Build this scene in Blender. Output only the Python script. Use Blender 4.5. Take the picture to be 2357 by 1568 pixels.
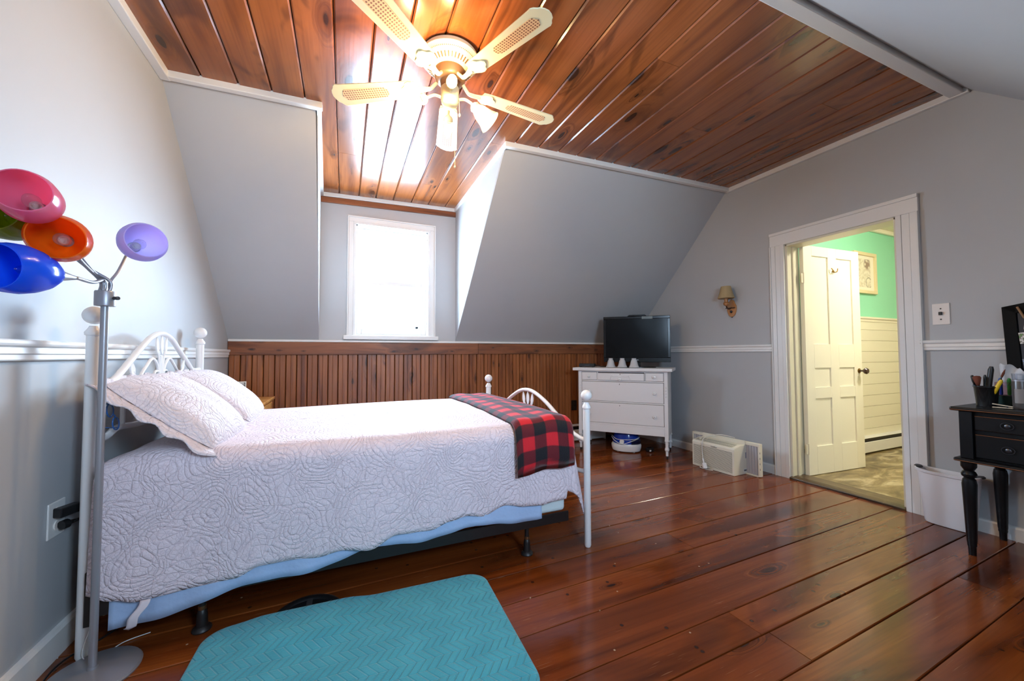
import bpy, bmesh, math, random
from mathutils import Vector, Matrix
random.seed(7)
for o in list(bpy.data.objects): bpy.data.objects.remove(o)
SC = bpy.context.scene
COL = SC.collection
PI = math.pi

# ------------------------------------------------------------------ camera
YAW, PITCH, ROLL, FPX = math.radians(23.513), math.radians(2.0375), math.radians(-0.1958), 884.956
fw = Vector((math.sin(YAW)*math.cos(PITCH), math.cos(YAW)*math.cos(PITCH), math.sin(PITCH)))
rt = Vector((math.cos(YAW), -math.sin(YAW), 0)); up = rt.cross(fw)
rt, up = math.cos(ROLL)*rt + math.sin(ROLL)*up, -math.sin(ROLL)*rt + math.cos(ROLL)*up
cd = bpy.data.cameras.new('camera'); cam = bpy.data.objects.new('camera', cd); COL.objects.link(cam)
cd.sensor_fit = 'HORIZONTAL'; cd.sensor_width = 36; cd.lens = FPX*36/2357; cd.clip_start = .02
cam.matrix_world = Matrix(((rt.x, up.x, -fw.x, 0), (rt.y, up.y, -fw.y, 0), (rt.z, up.z, -fw.z, 1.04), (0, 0, 0, 1)))
SC.camera = cam

# ------------------------------------------------------------------ world, daylight, exposure
SKY = (.55, .76, 1.0); SKY_STRENGTH = 80.0
BULB = 550.0; BATH = 175.0
w = bpy.data.worlds.new('sky'); SC.world = w; w.use_nodes = True
bg = w.node_tree.nodes['Background']; bg.inputs[0].default_value = (*SKY, 1); bg.inputs[1].default_value = SKY_STRENGTH
def portal(name, loc, rot, sx, sy):
    l = bpy.data.lights.new(name, 'AREA'); l.shape = 'RECTANGLE'; l.size = sx; l.size_y = sy
    l.cycles.is_portal = True
    o = bpy.data.objects.new(name, l); o.location = loc; o.rotation_euler = rot; COL.objects.link(o)
portal('portal_dormer', (.434, 4.13, 1.76), (-PI/2, 0, 0), .72, 1.12)
portal('portal_front', (.78, -.70, 1.65), (PI/2, 0, 0), .62, .70)
SC.view_settings.view_transform = 'Standard'; SC.view_settings.look = 'None'
SC.view_settings.gamma = 1; SC.view_settings.use_curve_mapping = False
SC.view_settings.exposure = 0.05
cy = SC.cycles
cy.max_bounces = 6; cy.diffuse_bounces = 4; cy.glossy_bounces = 3; cy.transmission_bounces = 4; cy.transparent_max_bounces = 8
cy.caustics_reflective = False; cy.caustics_refractive = False; cy.sample_clamp_indirect = 10.0
cy.use_adaptive_sampling = True; cy.adaptive_threshold = .05

# ------------------------------------------------------------------ mesh helpers
def lin(c):
    r = []
    for x in c:
        x = x/255.0
        r.append(x/12.92 if x <= .04045 else ((x+.055)/1.055)**2.4)
    return tuple(r)
class MB:
    def __init__(s): s.v = []; s.f = []; s.uv = None; s.mi = []
    def add(s, vs, fs, M=None):
        b = len(s.v)
        for p in vs:
            p = Vector(p); s.v.append(M @ p if M else p)
        for f in fs: s.f.append(tuple(i+b for i in f))
        return s
    def box(s, x0, x1, y0, y1, z0, z1, M=None):
        vs = [(x, y, z) for x in (x0, x1) for y in (y0, y1) for z in (z0, z1)]
        return s.add(vs, [(0,1,3,2),(4,6,7,5),(0,4,5,1),(2,3,7,6),(0,2,6,4),(1,5,7,3)], M)
    def lathe(s, prof, n=24, M=None, a0=0, a1=2*PI, sx=1, sy=1):
        full = abs(a1-a0-2*PI) < 1e-6; m = n if full else n+1
        vs = []; fs = []
        for r, z in prof:
            for i in range(m):
                a = a0+(a1-a0)*i/n; vs.append((r*math.cos(a)*sx, r*math.sin(a)*sy, z))
        for k in range(len(prof)-1):
            for i in range(n):
                j = (i+1) % m
                fs.append((k*m+i, k*m+j, (k+1)*m+j, (k+1)*m+i))
        if full:
            if prof[0][0] > 1e-5: fs.append(tuple(range(m))[::-1])
            if prof[-1][0] > 1e-5: fs.append(tuple((len(prof)-1)*m+i for i in range(m)))
        return s.add(vs, fs, M)
    def tube(s, pts, r=.01, n=8, closed=False, flat=1.0):
        P = [Vector(p) for p in pts]; N = len(P); rs = r if isinstance(r, (list, tuple)) else [r]*N
        T = []
        for i in range(N):
            a = P[(i-1) % N] if closed or i > 0 else P[i]; b = P[(i+1) % N] if closed or i < N-1 else P[i]
            t = b-a; T.append(t.normalized() if t.length > 1e-9 else Vector((0,0,1)))
        ref = Vector((0,0,1)) if abs(T[0].z) < .9 else Vector((1,0,0))
        u = T[0].cross(ref).normalized(); vs = []; fs = []
        for i in range(N):
            u = (u - T[i]*u.dot(T[i])).normalized(); w_ = T[i].cross(u)
            for k in range(n):
                a = 2*PI*k/n; vs.append(P[i] + u*(math.cos(a)*rs[i]) + w_*(math.sin(a)*rs[i]*flat))
        for i in range(N if closed else N-1):
            i2 = (i+1) % N
            for k in range(n):
                k2 = (k+1) % n; fs.append((i*n+k, i*n+k2, i2*n+k2, i2*n+k))
        if not closed: fs += [tuple(range(n))[::-1], tuple((N-1)*n+k for k in range(n))]
        return s.add(vs, fs)
    def prism(s, poly, t0, t1, M=None):
        n = len(poly); vs = [(x, y, t0) for x, y in poly] + [(x, y, t1) for x, y in poly]
        fs = [tuple(range(n))[::-1], tuple(range(n, 2*n))] + [(i, (i+1) % n, n+(i+1) % n, n+i) for i in range(n)]
        return s.add(vs, fs, M)
    def grid(s, fn, nu, nv, cu=False, uvf=None):
        vs = []; fs = []
        for i in range(nu):
            for j in range(nv): vs.append(fn(i/(nu if cu else nu-1), j/(nv-1)))
        for i in range(nu if cu else nu-1):
            i2 = (i+1) % nu
            for j in range(nv-1): fs.append((i*nv+j, i2*nv+j, i2*nv+j+1, i*nv+j+1))
        return s.add(vs, fs)
    def sphere(s, c, r, n=16, sc=(1,1,1)):
        pr = [(r*math.sin(PI*k/(n//2))+(1e-6), -r*math.cos(PI*k/(n//2))) for k in range(n//2+1)]
        return s.lathe(pr, n, Matrix.Translation(c) @ Matrix.Diagonal((*sc, 1)))
    def bar(s, a, b, w_, h_, upv=(0,0,1)):
        a = Vector(a); b = Vector(b); t = (b-a).normalized(); sd = t.cross(Vector(upv)).normalized(); u = sd.cross(t)
        vs = [p + sd*(i*w_/2) + u*(j*h_/2) for p in (a, b) for i in (-1, 1) for j in (-1, 1)]
        return s.add(vs, [(0,1,3,2),(4,6,7,5),(0,4,5,1),(2,3,7,6),(0,2,6,4),(1,5,7,3)])
    def make(s, name, mat, parent=None, smooth=False, bevel=0, seg=2, world=False, recalc=True, solid=0, sub=0, weld=0):
        me = bpy.data.meshes.new(name)
        vs = s.v
        if world and parent is not None:
            rp = parent
            while rp.parent: rp = rp.parent
            Mi = (Matrix.Translation(rp.location) @ rp.rotation_euler.to_matrix().to_4x4()).inverted()
            vs = [Mi @ p for p in vs]
        me.from_pydata([tuple(p) for p in vs], [], s.f)
        if recalc:
            bm = bmesh.new(); bm.from_mesh(me); bmesh.ops.recalc_face_normals(bm, faces=bm.faces); bm.to_mesh(me); bm.free()
        if weld:
            bm = bmesh.new(); bm.from_mesh(me); bmesh.ops.remove_doubles(bm, verts=bm.verts, dist=weld); bmesh.ops.recalc_face_normals(bm, faces=bm.faces); bm.to_mesh(me); bm.free()
        if s.uv:
            ul = me.uv_layers.new(name='uv')
            for l in me.loops: ul.data[l.index].uv = s.uv[l.vertex_index]
        if smooth:
            for p in me.polygons: p.use_smooth = True
            if smooth is not True: me.set_sharp_from_angle(angle=math.radians(smooth))
        me.materials.append(mat)
        return link(name, me, parent, bevel, seg, solid, sub)
def link(name, me, parent=None, bevel=0, seg=2, solid=0, sub=0):
    o = bpy.data.objects.new(name, me); COL.objects.link(o)
    if parent is not None: o.parent = parent
    if solid:
        m = o.modifiers.new('thick', 'SOLIDIFY'); m.thickness = solid; m.offset = 0
    if sub:
        m = o.modifiers.new('sub', 'SUBSURF'); m.levels = sub; m.render_levels = sub
    if bevel:
        m = o.modifiers.new('bevel', 'BEVEL'); m.width = bevel; m.segments = seg; m.limit_method = 'ANGLE'; m.angle_limit = math.radians(40)
    return o
def tag(o, label=None, cat=None, group=None, kind=None):
    for k, v in (('label', label), ('category', cat), ('group', group), ('kind', kind)):
        if v: o[k] = v
    return o
def thing(name, label, cat, loc=(0,0,0), rz=0, group=None):
    o = bpy.data.objects.new(name, None); o.empty_display_size = .1; COL.objects.link(o)
    o.location = loc; o.rotation_euler = (0, 0, rz)
    return tag(o, label, cat, group)
def copy_tree(o, parent=None):
    c = o.copy(); COL.objects.link(c)
    if parent is not None: c.parent = parent
    for ch in list(o.children): copy_tree(ch, c)
    return c
def struct(o, label=None): return tag(o, label, None, None, 'structure')
def aim(p, d, roll=0):
    return Matrix.Translation(p) @ Vector(d).to_track_quat('Z', 'Y').to_matrix().to_4x4() @ Matrix.Rotation(roll, 4, 'Z')
def spline(pts, n=8, closed=False):
    P = [Vector(p) for p in pts]; out = []; N = len(P)
    for i in range(N if closed else N-1):
        g = lambda k: P[k % N] if closed else P[max(0, min(N-1, k))]
        a, b, c, d = g(i-1), g(i), g(i+1), g(i+2)
        for k in range(n):
            t = k/n
            out.append(.5*((2*b) + (c-a)*t + (2*a-5*b+4*c-d)*t*t + (3*b-a-3*c+d)*t**3))
    if not closed: out.append(P[-1])
    return out
def rrect(w_, h_, r, n=6, cx=0, cy=0):
    out = []
    for qx, qy, a in ((1,1,0), (-1,1,PI/2), (-1,-1,PI), (1,-1,1.5*PI)):
        for k in range(n+1):
            b = a+PI/2*k/n; out.append((cx+qx*(w_/2-r)+r*math.cos(b), cy+qy*(h_/2-r)+r*math.sin(b)))
    return out

# ------------------------------------------------------------------ material helpers
class NT:
    def __init__(s, name):
        s.m = bpy.data.materials.new(name); s.m.use_nodes = True; s.t = s.m.node_tree; s.n = s.t.nodes
        s.b = s.n['Principled BSDF']; s.out = s.n['Material Output']
    def new(s, ty, **kw):
        nd = s.n.new(ty)
        for k, v in kw.items(): setattr(nd, k, v)
        return nd
    def put(s, sock, v):
        if isinstance(v, bpy.types.NodeSocket): s.t.links.new(v, sock)
        elif v is not None: sock.default_value = v
    def math(s, op, a, b=None, c=None, clamp=False):
        nd = s.new('ShaderNodeMath', operation=op, use_clamp=clamp)
        for i, v in enumerate((a, b, c)):
            if v is not None: s.put(nd.inputs[i], v)
        return nd.outputs[0]
    def vmath(s, op, a, b=None):
        nd = s.new('ShaderNodeVectorMath', operation=op); s.put(nd.inputs[0], a)
        if b is not None: s.put(nd.inputs[1], b)
        return nd.outputs[1] if op in ('LENGTH', 'DISTANCE', 'DOT_PRODUCT') else nd.outputs[0]
    def mix(s, f, a, b, bt='MIX'):
        nd = s.new('ShaderNodeMix', data_type='RGBA', blend_type=bt)
        s.put(nd.inputs[0], f)
        for sk, v in ((nd.inputs[6], a), (nd.inputs[7], b)):
            s.put(sk, (*v, 1) if isinstance(v, tuple) and len(v) == 3 else v)
        return nd.outputs[2]
    def noise(s, vec, scale, detail=3, rough=.5, dist=0):
        nd = s.new('ShaderNodeTexNoise'); s.put(nd.inputs['Vector'], vec)
        for k, v in (('Scale', scale), ('Detail', detail), ('Roughness', rough), ('Distortion', dist)): nd.inputs[k].default_value = v
        return nd.outputs['Fac']
    def vor(s, vec, scale, feature='F1', rnd=1):
        nd = s.new('ShaderNodeTexVoronoi', feature=feature); s.put(nd.inputs['Vector'], vec); nd.inputs['Scale'].default_value = scale
        nd.inputs['Randomness'].default_value = rnd
        return nd
    def ramp(s, f, stops):
        nd = s.new('ShaderNodeValToRGB'); s.put(nd.inputs[0], f); e = nd.color_ramp.elements
        while len(e) < len(stops): e.new(.5)
        for el, (p, c) in zip(e, stops): el.position = p; el.color = (*c, 1) if len(c) == 3 else c
        return nd.outputs[0]
    def step(s, f, lo, hi, a=0.0, b=1.0):
        nd = s.new('ShaderNodeMapRange', interpolation_type='SMOOTHSTEP'); s.put(nd.inputs[0], f)
        for i, v in enumerate((lo, hi, a, b)): nd.inputs[i+1].default_value = v
        return nd.outputs[0]
    def bump(s, h, strength=.3, dist=.01):
        nd = s.new('ShaderNodeBump'); s.put(nd.inputs['Height'], h); nd.inputs['Strength'].default_value = strength; nd.inputs['Distance'].default_value = dist
        s.t.links.new(nd.outputs[0], s.b.inputs['Normal'])
    def pos(s): return s.new('ShaderNodeNewGeometry').outputs['Position']
    def obj(s): return s.new('ShaderNodeTexCoord').outputs['Object']
    def set(s, **kw):
        for k, v in kw.items():
            nm = {'col': 'Base Color', 'rough': 'Roughness', 'metal': 'Metallic', 'coat': 'Coat Weight', 'coatr': 'Coat Roughness', 'spec': 'Specular IOR Level', 'sheen': 'Sheen Weight', 'trans': 'Transmission Weight', 'ior': 'IOR', 'em': 'Emission Color', 'ems': 'Emission Strength', 'alpha': 'Alpha'}[k]
            if isinstance(v, tuple) and len(v) == 3: v = (*v, 1)
            s.put(s.b.inputs[nm], v)
        return s
def plain(name, c, rough=.5, metal=0, coat=0, bump=None, var=.0, spec=.5, sheen=0):
    t = NT(name); base = lin(c)
    p = t.pos()
    if var:
        n = t.noise(p, 6, 3); col = t.mix(n, tuple(x*(1-var) for x in base), tuple(min(1, x*(1+var)) for x in base)); t.set(col=col)
    else: t.set(col=base)
    t.set(rough=rough, metal=metal, coat=coat, spec=spec, sheen=sheen)
    if bump: t.bump(t.noise(p, bump[0], 4), bump[1], bump[2] if len(bump) > 2 else .005)
    return t.m
def emit(name, c, strength):
    t = NT(name); t.set(col=lin(c), em=lin(c), ems=strength); return t.m
def translucent(name, c, f=.4, rough=.3, coat=0):
    t = NT(name); t.set(col=lin(c), rough=rough, coat=coat)
    tr = t.new('ShaderNodeBsdfTranslucent'); tr.inputs[0].default_value = (*lin(c), 1)
    mx = t.new('ShaderNodeMixShader'); mx.inputs[0].default_value = f
    t.t.links.new(t.b.outputs[0], mx.inputs[1]); t.t.links.new(tr.outputs[0], mx.inputs[2]); t.t.links.new(mx.outputs[0], t.out.inputs[0])
    return t.m
def clear(name, tint=(1,1,1), gloss=.08):
    t = NT(name)
    tr = t.new('ShaderNodeBsdfTransparent'); tr.inputs[0].default_value = (*tint, 1)
    gl = t.new('ShaderNodeBsdfGlossy'); gl.inputs['Roughness'].default_value = .03
    lw = t.new('ShaderNodeLayerWeight'); lw.inputs[0].default_value = .25
    f = t.math('MULTIPLY_ADD', lw.outputs['Facing'], .35, gloss)
    mx = t.new('ShaderNodeMixShader'); t.put(mx.inputs[0], f)
    t.t.links.new(tr.outputs[0], mx.inputs[1]); t.t.links.new(gl.outputs[0], mx.inputs[2]); t.t.links.new(mx.outputs[0], t.out.inputs[0])
    return t.m
def wood(name, axis, dark, mid, light, rough=.3, coat=.3, knot=1.0, across=9.0, along=.7, kac=5.0, kal=1.7, keep=.55, bump=.15, ksize=.1, coatr=.12, gvar=.5, scratch=0, spec=.5, smudge=0, ac=None):
    # grain runs along `axis`; `ac` is the axis across the board face
    if ac is None: ac = 0 if axis != 0 else 1
    t = NT(name); p = t.pos(); rnd = t.new('ShaderNodeObjectInfo').outputs['Random']
    sp_ = t.new('ShaderNodeSeparateXYZ'); t.put(sp_.inputs[0], p); A, L_ = sp_.outputs[ac], sp_.outputs[axis]
    base = t.new('ShaderNodeCombineXYZ'); t.put(base.inputs[0], A); t.put(base.inputs[1], L_); bs = base.outputs[0]
    off = t.math('MULTIPLY', rnd, 61.0)
    def sc(a, b): return t.vmath('ADD', t.vmath('MULTIPLY', bs, (a, b, 0)), off)
    def noise2(vec, detail=2, rough_=.5, dist=0):
        nd = t.new('ShaderNodeTexNoise', noise_dimensions='2D'); t.put(nd.inputs['Vector'], vec)
        for k, v in (('Scale', 1.0), ('Detail', detail), ('Roughness', rough_), ('Distortion', dist)): nd.inputs[k].default_value = v
        return nd.outputs['Fac']
    kn = t.new('ShaderNodeTexVoronoi', voronoi_dimensions='2D'); t.put(kn.inputs['Vector'], sc(kac, kal)); kn.inputs['Scale'].default_value = 1
    kd = t.math('ADD', kn.outputs['Distance'], t.math('MULTIPLY', t.math('SUBTRACT', noise2(sc(kac*4, kal*4), 1), .5), .10))
    sep = t.new('ShaderNodeSeparateColor'); t.put(sep.inputs[0], kn.outputs['Color'])
    on = t.math('GREATER_THAN', sep.outputs[0], keep)
    size = t.math('MULTIPLY_ADD', t.math('POWER', sep.outputs[1], 2.0), 1.0, .35)
    kd = t.math('DIVIDE', kd, size)
    core = t.math('MULTIPLY', on, t.step(kd, ksize*.55, ksize, 1, 0))
    halo = t.math('MULTIPLY', on, t.step(kd, ksize*.8, ksize*3.4, 1, 0))
    g = noise2(t.vmath('ADD', sc(across, along), t.math('MULTIPLY', halo, 1.6)), 4, .55, .6)
    ringp = noise2(t.vmath('ADD', sc(across*.35, along*.3), t.math('MULTIPLY', halo, .35)), 1)
    rings = t.math('SINE', t.math('MULTIPLY', ringp, 60.0))
    g2 = t.math('MULTIPLY_ADD', rings, .06, g)
    col = t.ramp(g2, [(.26, dark), (.46, mid), (.74, light)])
    fine = noise2(sc(across*14, along*5), 1)
    col = t.mix(t.math('MULTIPLY', t.step(fine, .45, .7), .22), col, dark)
    col = t.mix(t.math('MULTIPLY', rnd, gvar), col, tuple(x*.72 for x in mid))
    dk = tuple(x*.16 for x in dark)
    if smudge:
        sm_ = noise2(sc(3.6, 1.5), 3, .6, .9)
        col = t.mix(t.math('MULTIPLY', t.step(sm_, .56, .72), smudge), col, tuple(x*.25 for x in dark))
    col = t.mix(t.math('MULTIPLY', halo, .40*knot), col, tuple(x*.4 for x in dark))
    col = t.mix(t.math('MULTIPLY', core, .85*knot), col, dk)
    h = t.math('MULTIPLY_ADD', fine, .4, g)
    if scratch:
        s1 = noise2(sc(240, 12), 0); s2 = noise2(sc(3, 3), 2)
        sm = t.math('MULTIPLY', t.step(s1, .78, .86), t.step(s2, .5, .66))
        col = t.mix(t.math('MULTIPLY', sm, .3), col, lin((168,120,84)))
        sp = t.new('ShaderNodeTexVoronoi', voronoi_dimensions='2D'); t.put(sp.inputs['Vector'], sc(14, 14)); sp.inputs['Scale'].default_value = 1
        ss = t.new('ShaderNodeSeparateColor'); t.put(ss.inputs[0], sp.outputs['Color'])
        chip = t.math('MULTIPLY', t.math('GREATER_THAN', ss.outputs[0], .98), t.step(sp.outputs['Distance'], .03, .07, 1, 0))
        col = t.mix(t.math('MULTIPLY', chip, .8), col, lin((190,165,130)))
        dkp = t.math('MULTIPLY', t.math('GREATER_THAN', ss.outputs[1], .95), t.step(sp.outputs['Distance'], .06, .14, 1, 0))
        col = t.mix(t.math('MULTIPLY', dkp, .8), col, lin((32,16,10)))
        wear = noise2(sc(2.2, 2.2), 4, .6)
        t.set(rough=t.math('MULTIPLY_ADD', t.step(wear, .35, .7), .14, rough-.04))
        h = t.math('ADD', h, t.math('MULTIPLY', noise2(sc(9, 5), 1), 2.2))
    else: t.set(rough=rough)
    t.set(col=col, coat=coat, coatr=coatr, spec=spec)
    t.bump(h, bump, .004)
    return t.m

# ------------------------------------------------------------------ materials
m_wall = plain('wall_paint', (184,185,186), .55, bump=(60, .06, .003), var=.02)
m_white = plain('white_trim_paint', (232,230,226), .35, bump=(25, .05, .003))
m_ceil = wood('ceiling_pine', 1, lin((100,48,19)), lin((146,79,35)), lin((168,96,46)), rough=.24, coat=.35, across=6, along=.5, kac=5.5, kal=1.9, keep=.52, bump=.10, ksize=.13, gvar=.5, smudge=.5)
m_floor = wood('floor_pine', 0, lin((70,29,9)), lin((120,56,20)), lin((148,78,30)), rough=.17, coat=.2, spec=.4, across=6, along=.5, kac=4.5, kal=1.4, keep=.72, bump=.08, ksize=.08, coatr=.13, gvar=.5, scratch=1, smudge=.3)
m_bead = wood('wainscot_pine', 2, lin((108,56,24)), lin((150,86,42)), lin((170,104,56)), rough=.4, coat=.12, across=14, along=1.0, kac=9, kal=3.0, keep=.78, bump=.10, ksize=.15, gvar=.4)
m_rail = wood('wainscot_rail_pine', 0, lin((84,42,20)), lin((132,76,42)), lin((156,94,54)), rough=.5, coat=.05, across=12, along=1.2, kac=12, kal=4.5, keep=.45, bump=.2, ksize=.12, gvar=.2, smudge=.5, ac=2)
m_trimwood = wood('stained_trim', 0, lin((90,46,22)), lin((132,72,38)), lin((150,86,48)), rough=.4, coat=.1, knot=.3, gvar=.1, ac=2)
m_dark = plain('shadow_gap', (20,12,8), .9)
m_groove = plain('groove_stain', (52,24,10), .6)
m_glass = clear('window_glass', (1,1,1), .02)
m_bedwhite = plain('white_enamel', (236,235,234), .28, coat=.2)
m_black = plain('black_metal', (18,18,20), .4)
m_cream = plain('cream_enamel', (216,204,164), .32, coat=.15)
m_blue_plastic = None

# ------------------------------------------------------------------ room dimensions
XL, XR, D, ZK, DC, DF, YF = -.9116, 3.4185, 3.9647, 1.1737, 2.5613, .985, -.52
X1, X1C, X2 = -.2224, -.168, 1.0718
FX1, FX2 = .11, 1.49
def H(x, y): return 2.5783+.0243*(x-.9286)+.0043*(y-1.857)

# ------------------------------------------------------------------ floor
fl = struct(MB().box(XL-.1, XR+.14, YF-.1, D+.1, -.06, -.026).make('floor', m_dark), 'dark red-brown wide plank floor')
seams = [-.75,-.52,-.3,-.1,.1,.28,.46,.65,.835,.985,1.125,1.35,1.54,1.735,1.945,2.15,2.355,2.57,2.79,3.01,3.23,3.45,3.68,3.9,4.12]
def plank_y(y, x): return y + .024*(x-2.0)
for i in range(len(seams)-1):
    cuts = [XL-.08]
    r = random.random()
    if seams[i] == .65: cuts.append(2.62)
    elif r < .55: cuts.append(XL+.5+random.random()*3.2)
    cuts.append(XR+.12)
    for k in range(len(cuts)-1):
        a, b = cuts[k]+.0015, cuts[k+1]-.0015
        g = random.uniform(.0016, .0036); dz = random.uniform(-.0008, .0)
        y0, y1 = seams[i]+g, seams[i+1]-g
        c = .0022
        vs = []
        for x in (a, b):
            A, B_ = max(plank_y(y0, x), YF-.08), min(plank_y(y1, x), D+.08)
            vs += [(x, A, -.026), (x, A, dz-c), (x, A+c, dz), (x, B_-c, dz), (x, B_, dz-c), (x, B_, -.026)]
        if plank_y(y1, 2) < YF or plank_y(y0, 2) > D: continue
        mb = MB().add(vs, [(0,1,2,3,4,5)[::-1], (6,7,8,9,10,11)] + [(j, (j+1) % 6, 6+(j+1) % 6, 6+j) for j in range(6)])
        mb.make('plank', m_floor, fl)

# ------------------------------------------------------------------ ceiling boards
def cq(x0, x1, y0, y1, dz0, dz1):
    vs = [(x, y, H(x, y)+dz) for x in (x0, x1) for y in (y0, y1) for dz in (dz0, dz1)]
    return vs, [(0,1,3,2),(4,6,7,5),(0,4,5,1),(2,3,7,6),(0,2,6,4),(1,5,7,3)]
mb = MB(); mb.add(*cq(XL-.1, XR+.1, YF-.1, D+.1, .022, .06))
ce = struct(mb.make('ceiling', m_dark), 'varnished knotty pine board ceiling')
cs = [XL-.02,-.728,-.56,-.40,-.232,-.063,.11,.265,.426,.604,.775,.95,1.13,1.32,1.49,1.658,1.833,2.009,2.195,2.369,2.56,2.76,2.947,3.12,3.29,XR+.02]
def ceil_board(x0, x1, y0, y1):
    g = .002; c = .007; vs = []
    dz = random.uniform(0, .0015)
    for y in (y0, y1):
        for x, d in ((x0+g, .024), (x0+g, c), (x0+g+c, 0), (x1-g-c, 0), (x1-g, c), (x1-g, .024)):
            vs.append((x, y, H(x, y)+d+dz))
    MB().add(vs, [(0,1,2,3,4,5), (6,7,8,9,10,11)] + [(j, (j+1) % 6, 6+(j+1) % 6, 6+j) for j in range(6)]).make('board', m_ceil, ce)
for i in range(len(cs)-1):
    a, b = cs[i], cs[i+1]
    y1 = D+.02 if (a > X1-.03 and b <= X2) else DC+.02
    y0 = YF-.05 if (a >= FX1-.01 and b <= FX2+.01) else DF-.04
    cut = []
    if i in (5, 9, 3, 14, 18, 21): cut = [{5: 3.12, 9: 3.45, 3: 1.6, 14: 1.5, 18: 1.9, 21: 1.4}[i]]
    ys = [y0]+cut+[y1]
    for k in range(len(ys)-1): ceil_board(a, b, ys[k]+.0008, ys[k+1]-.0008)
ceil_board(.95, X2+.01, DC+.021, D+.02)
ceil_board(FX1-.02, FX1, YF-.05, DF-.042)

# ------------------------------------------------------------------ walls
struct(MB().box(XL-.12, XL, YF-.1, D+.1, -.03, 2.75).make('wall_left', m_wall), 'pale grey painted gable wall behind the bed')
DY0, DY1, DZ = 1.322, 2.042, 1.962
mb = MB(); mb.box(XR, XR+.14, YF-.1, DY0, -.03, 2.75); mb.box(XR, XR+.14, DY1, D+.1, -.03, 2.75); mb.box(XR, XR+.14, DY0, DY1, DZ, 2.75)
struct(mb.make('wall_right', m_wall), 'grey painted gable wall with doorway')
struct(MB().box(XL, XR, D+.02, D+.12, -.03, ZK).make('wall_back', m_dark), 'low knee wall panelled in stained beadboard')
wb = bpy.data.objects['wall_back']
# beadboards with a central bead groove
bw = .0852; nb = int((XR-XL)/bw)+1
def bead_mesh():
    g = .0022; prof = [(g, 0.012), (g, -.0), (g+.004, -.006), (bw/2-.006, -.006), (bw/2-.003, -.001), (bw/2-.0005, -.001), (bw/2+.001, -.0065), (bw/2+.006, -.0065), (bw/2+.0075, -.006), (bw-g-.004, -.006), (bw-g, 0), (bw-g, .012)]
    n = len(prof); vs = [(x, y, z) for z in (.03, 1.05) for x, y in prof]
    return MB().add(vs, [(j, j+1, n+j+1, n+j) for j in range(n-1)])
first = None
for i in range(nb):
    if first is None:
        first = bead_mesh().make('board', m_bead, wb, recalc=False); o = first
    else: o = link('board', first.data, wb)
    o.location = (XL+.004+i*bw-(.05 if i == 0 else 0)*0, D+.004+random.uniform(-.001, .001), 0)
MB().box(XL+.002, 1.32, D-.022, D+.02, 1.04, 1.157).make('rail', m_rail, wb, bevel=.004)
MB().box(1.322, XR-.002, D-.020, D+.02, 1.042, 1.155).make('rail', m_rail, wb, bevel=.004)
struct(MB().box(XL+.002, XR-.002, D-.026, D+.03, 1.157, ZK+.004).make('trim_1', m_white, bevel=.004), 'thin white cap strip along the top of the pine wainscot')

def slope(name, xa0, xa1, xb0, xb1, front=False, label=None):
    # xa at ceiling line, xb at knee line
    yc, yk, s = (DF, YF, -1) if front else (DC, D, 1)
    t = .09
    vs = []
    for (xc, xk) in ((xa0, xb0), (xa1, xb1)):
        vs += [(xc, yc, H(xc, yc)+.0), (xk, yk, ZK), (xk, yk+s*t*1.4, ZK), (xc, yc+s*t*1.4, H(xc, yc)+.0)]
    o = MB().add(vs, [(0,1,2,3), (4,5,6,7)[::-1], (0,4,5,1), (1,5,6,2), (2,6,7,3), (3,7,4,0)]).make(name, m_wall)
    return struct(o, label)
slope('wall_slope_left', XL-.02, X1C-.01, XL-.02, X1, label='grey sloped wall between the gable and the dormer')
slope('wall_slope_right', X2, XR+.02, X2, XR+.02, label='grey sloped wall right of the dormer')
slope('wall_front_slope_left', XL-.02, FX1, XL-.02, FX1, True); slope('wall_front_slope_right', FX2, XR+.02, FX2, XR+.02, True)
def cheek(name, xc, xk, dx, front=False, label=None):
    yc, yk = (DF, YF-.16) if front else (DC, D)
    e = .0 if not front else .0
    yb = YF if front else D
    pts = [(xc, yc, H(xc, yc)+.02), (xk, yk, H(xk, yk)+.02), (xk, yk, ZK), (xk, yb, ZK)]
    if not front: pts = pts[:3]
    n = len(pts); vs = pts + [(x+dx, y, z) for x, y, z in pts]
    return struct(MB().add(vs, [tuple(range(n)), tuple(range(n, 2*n))[::-1]] + [(i, (i+1) % n, n+(i+1) % n, n+i) for i in range(n)]).make(name, m_wall), label)
cheek('wall_dormer_left', X1C+.002, X1+.002, -.006, label='narrow triangular left cheek of the dormer'); cheek('wall_dormer_right', X2-.002, X2-.002, .006, label='bright triangular right cheek of the dormer')
cheek('wall_front_dormer_left', FX1, FX1, -.02, True); cheek('wall_front_dormer_right', FX2, FX2, .02, True)
# dormer window wall
WX0, WX1, WZ0, WZ1 = .089, .778, 1.225, 2.300
mb = MB(); y0, y1 = D, D+.14
mb.box(X1-.02, WX0, y0, y1, ZK, 2.66); mb.box(WX1, X2+.02, y0, y1, ZK, 2.66); mb.box(WX0, WX1, y0, y1, WZ1, 2.66); mb.box(WX0, WX1, y0, y1, ZK, WZ0)
struct(mb.make('wall_dormer', m_wall), 'grey painted dormer wall around the window')
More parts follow.
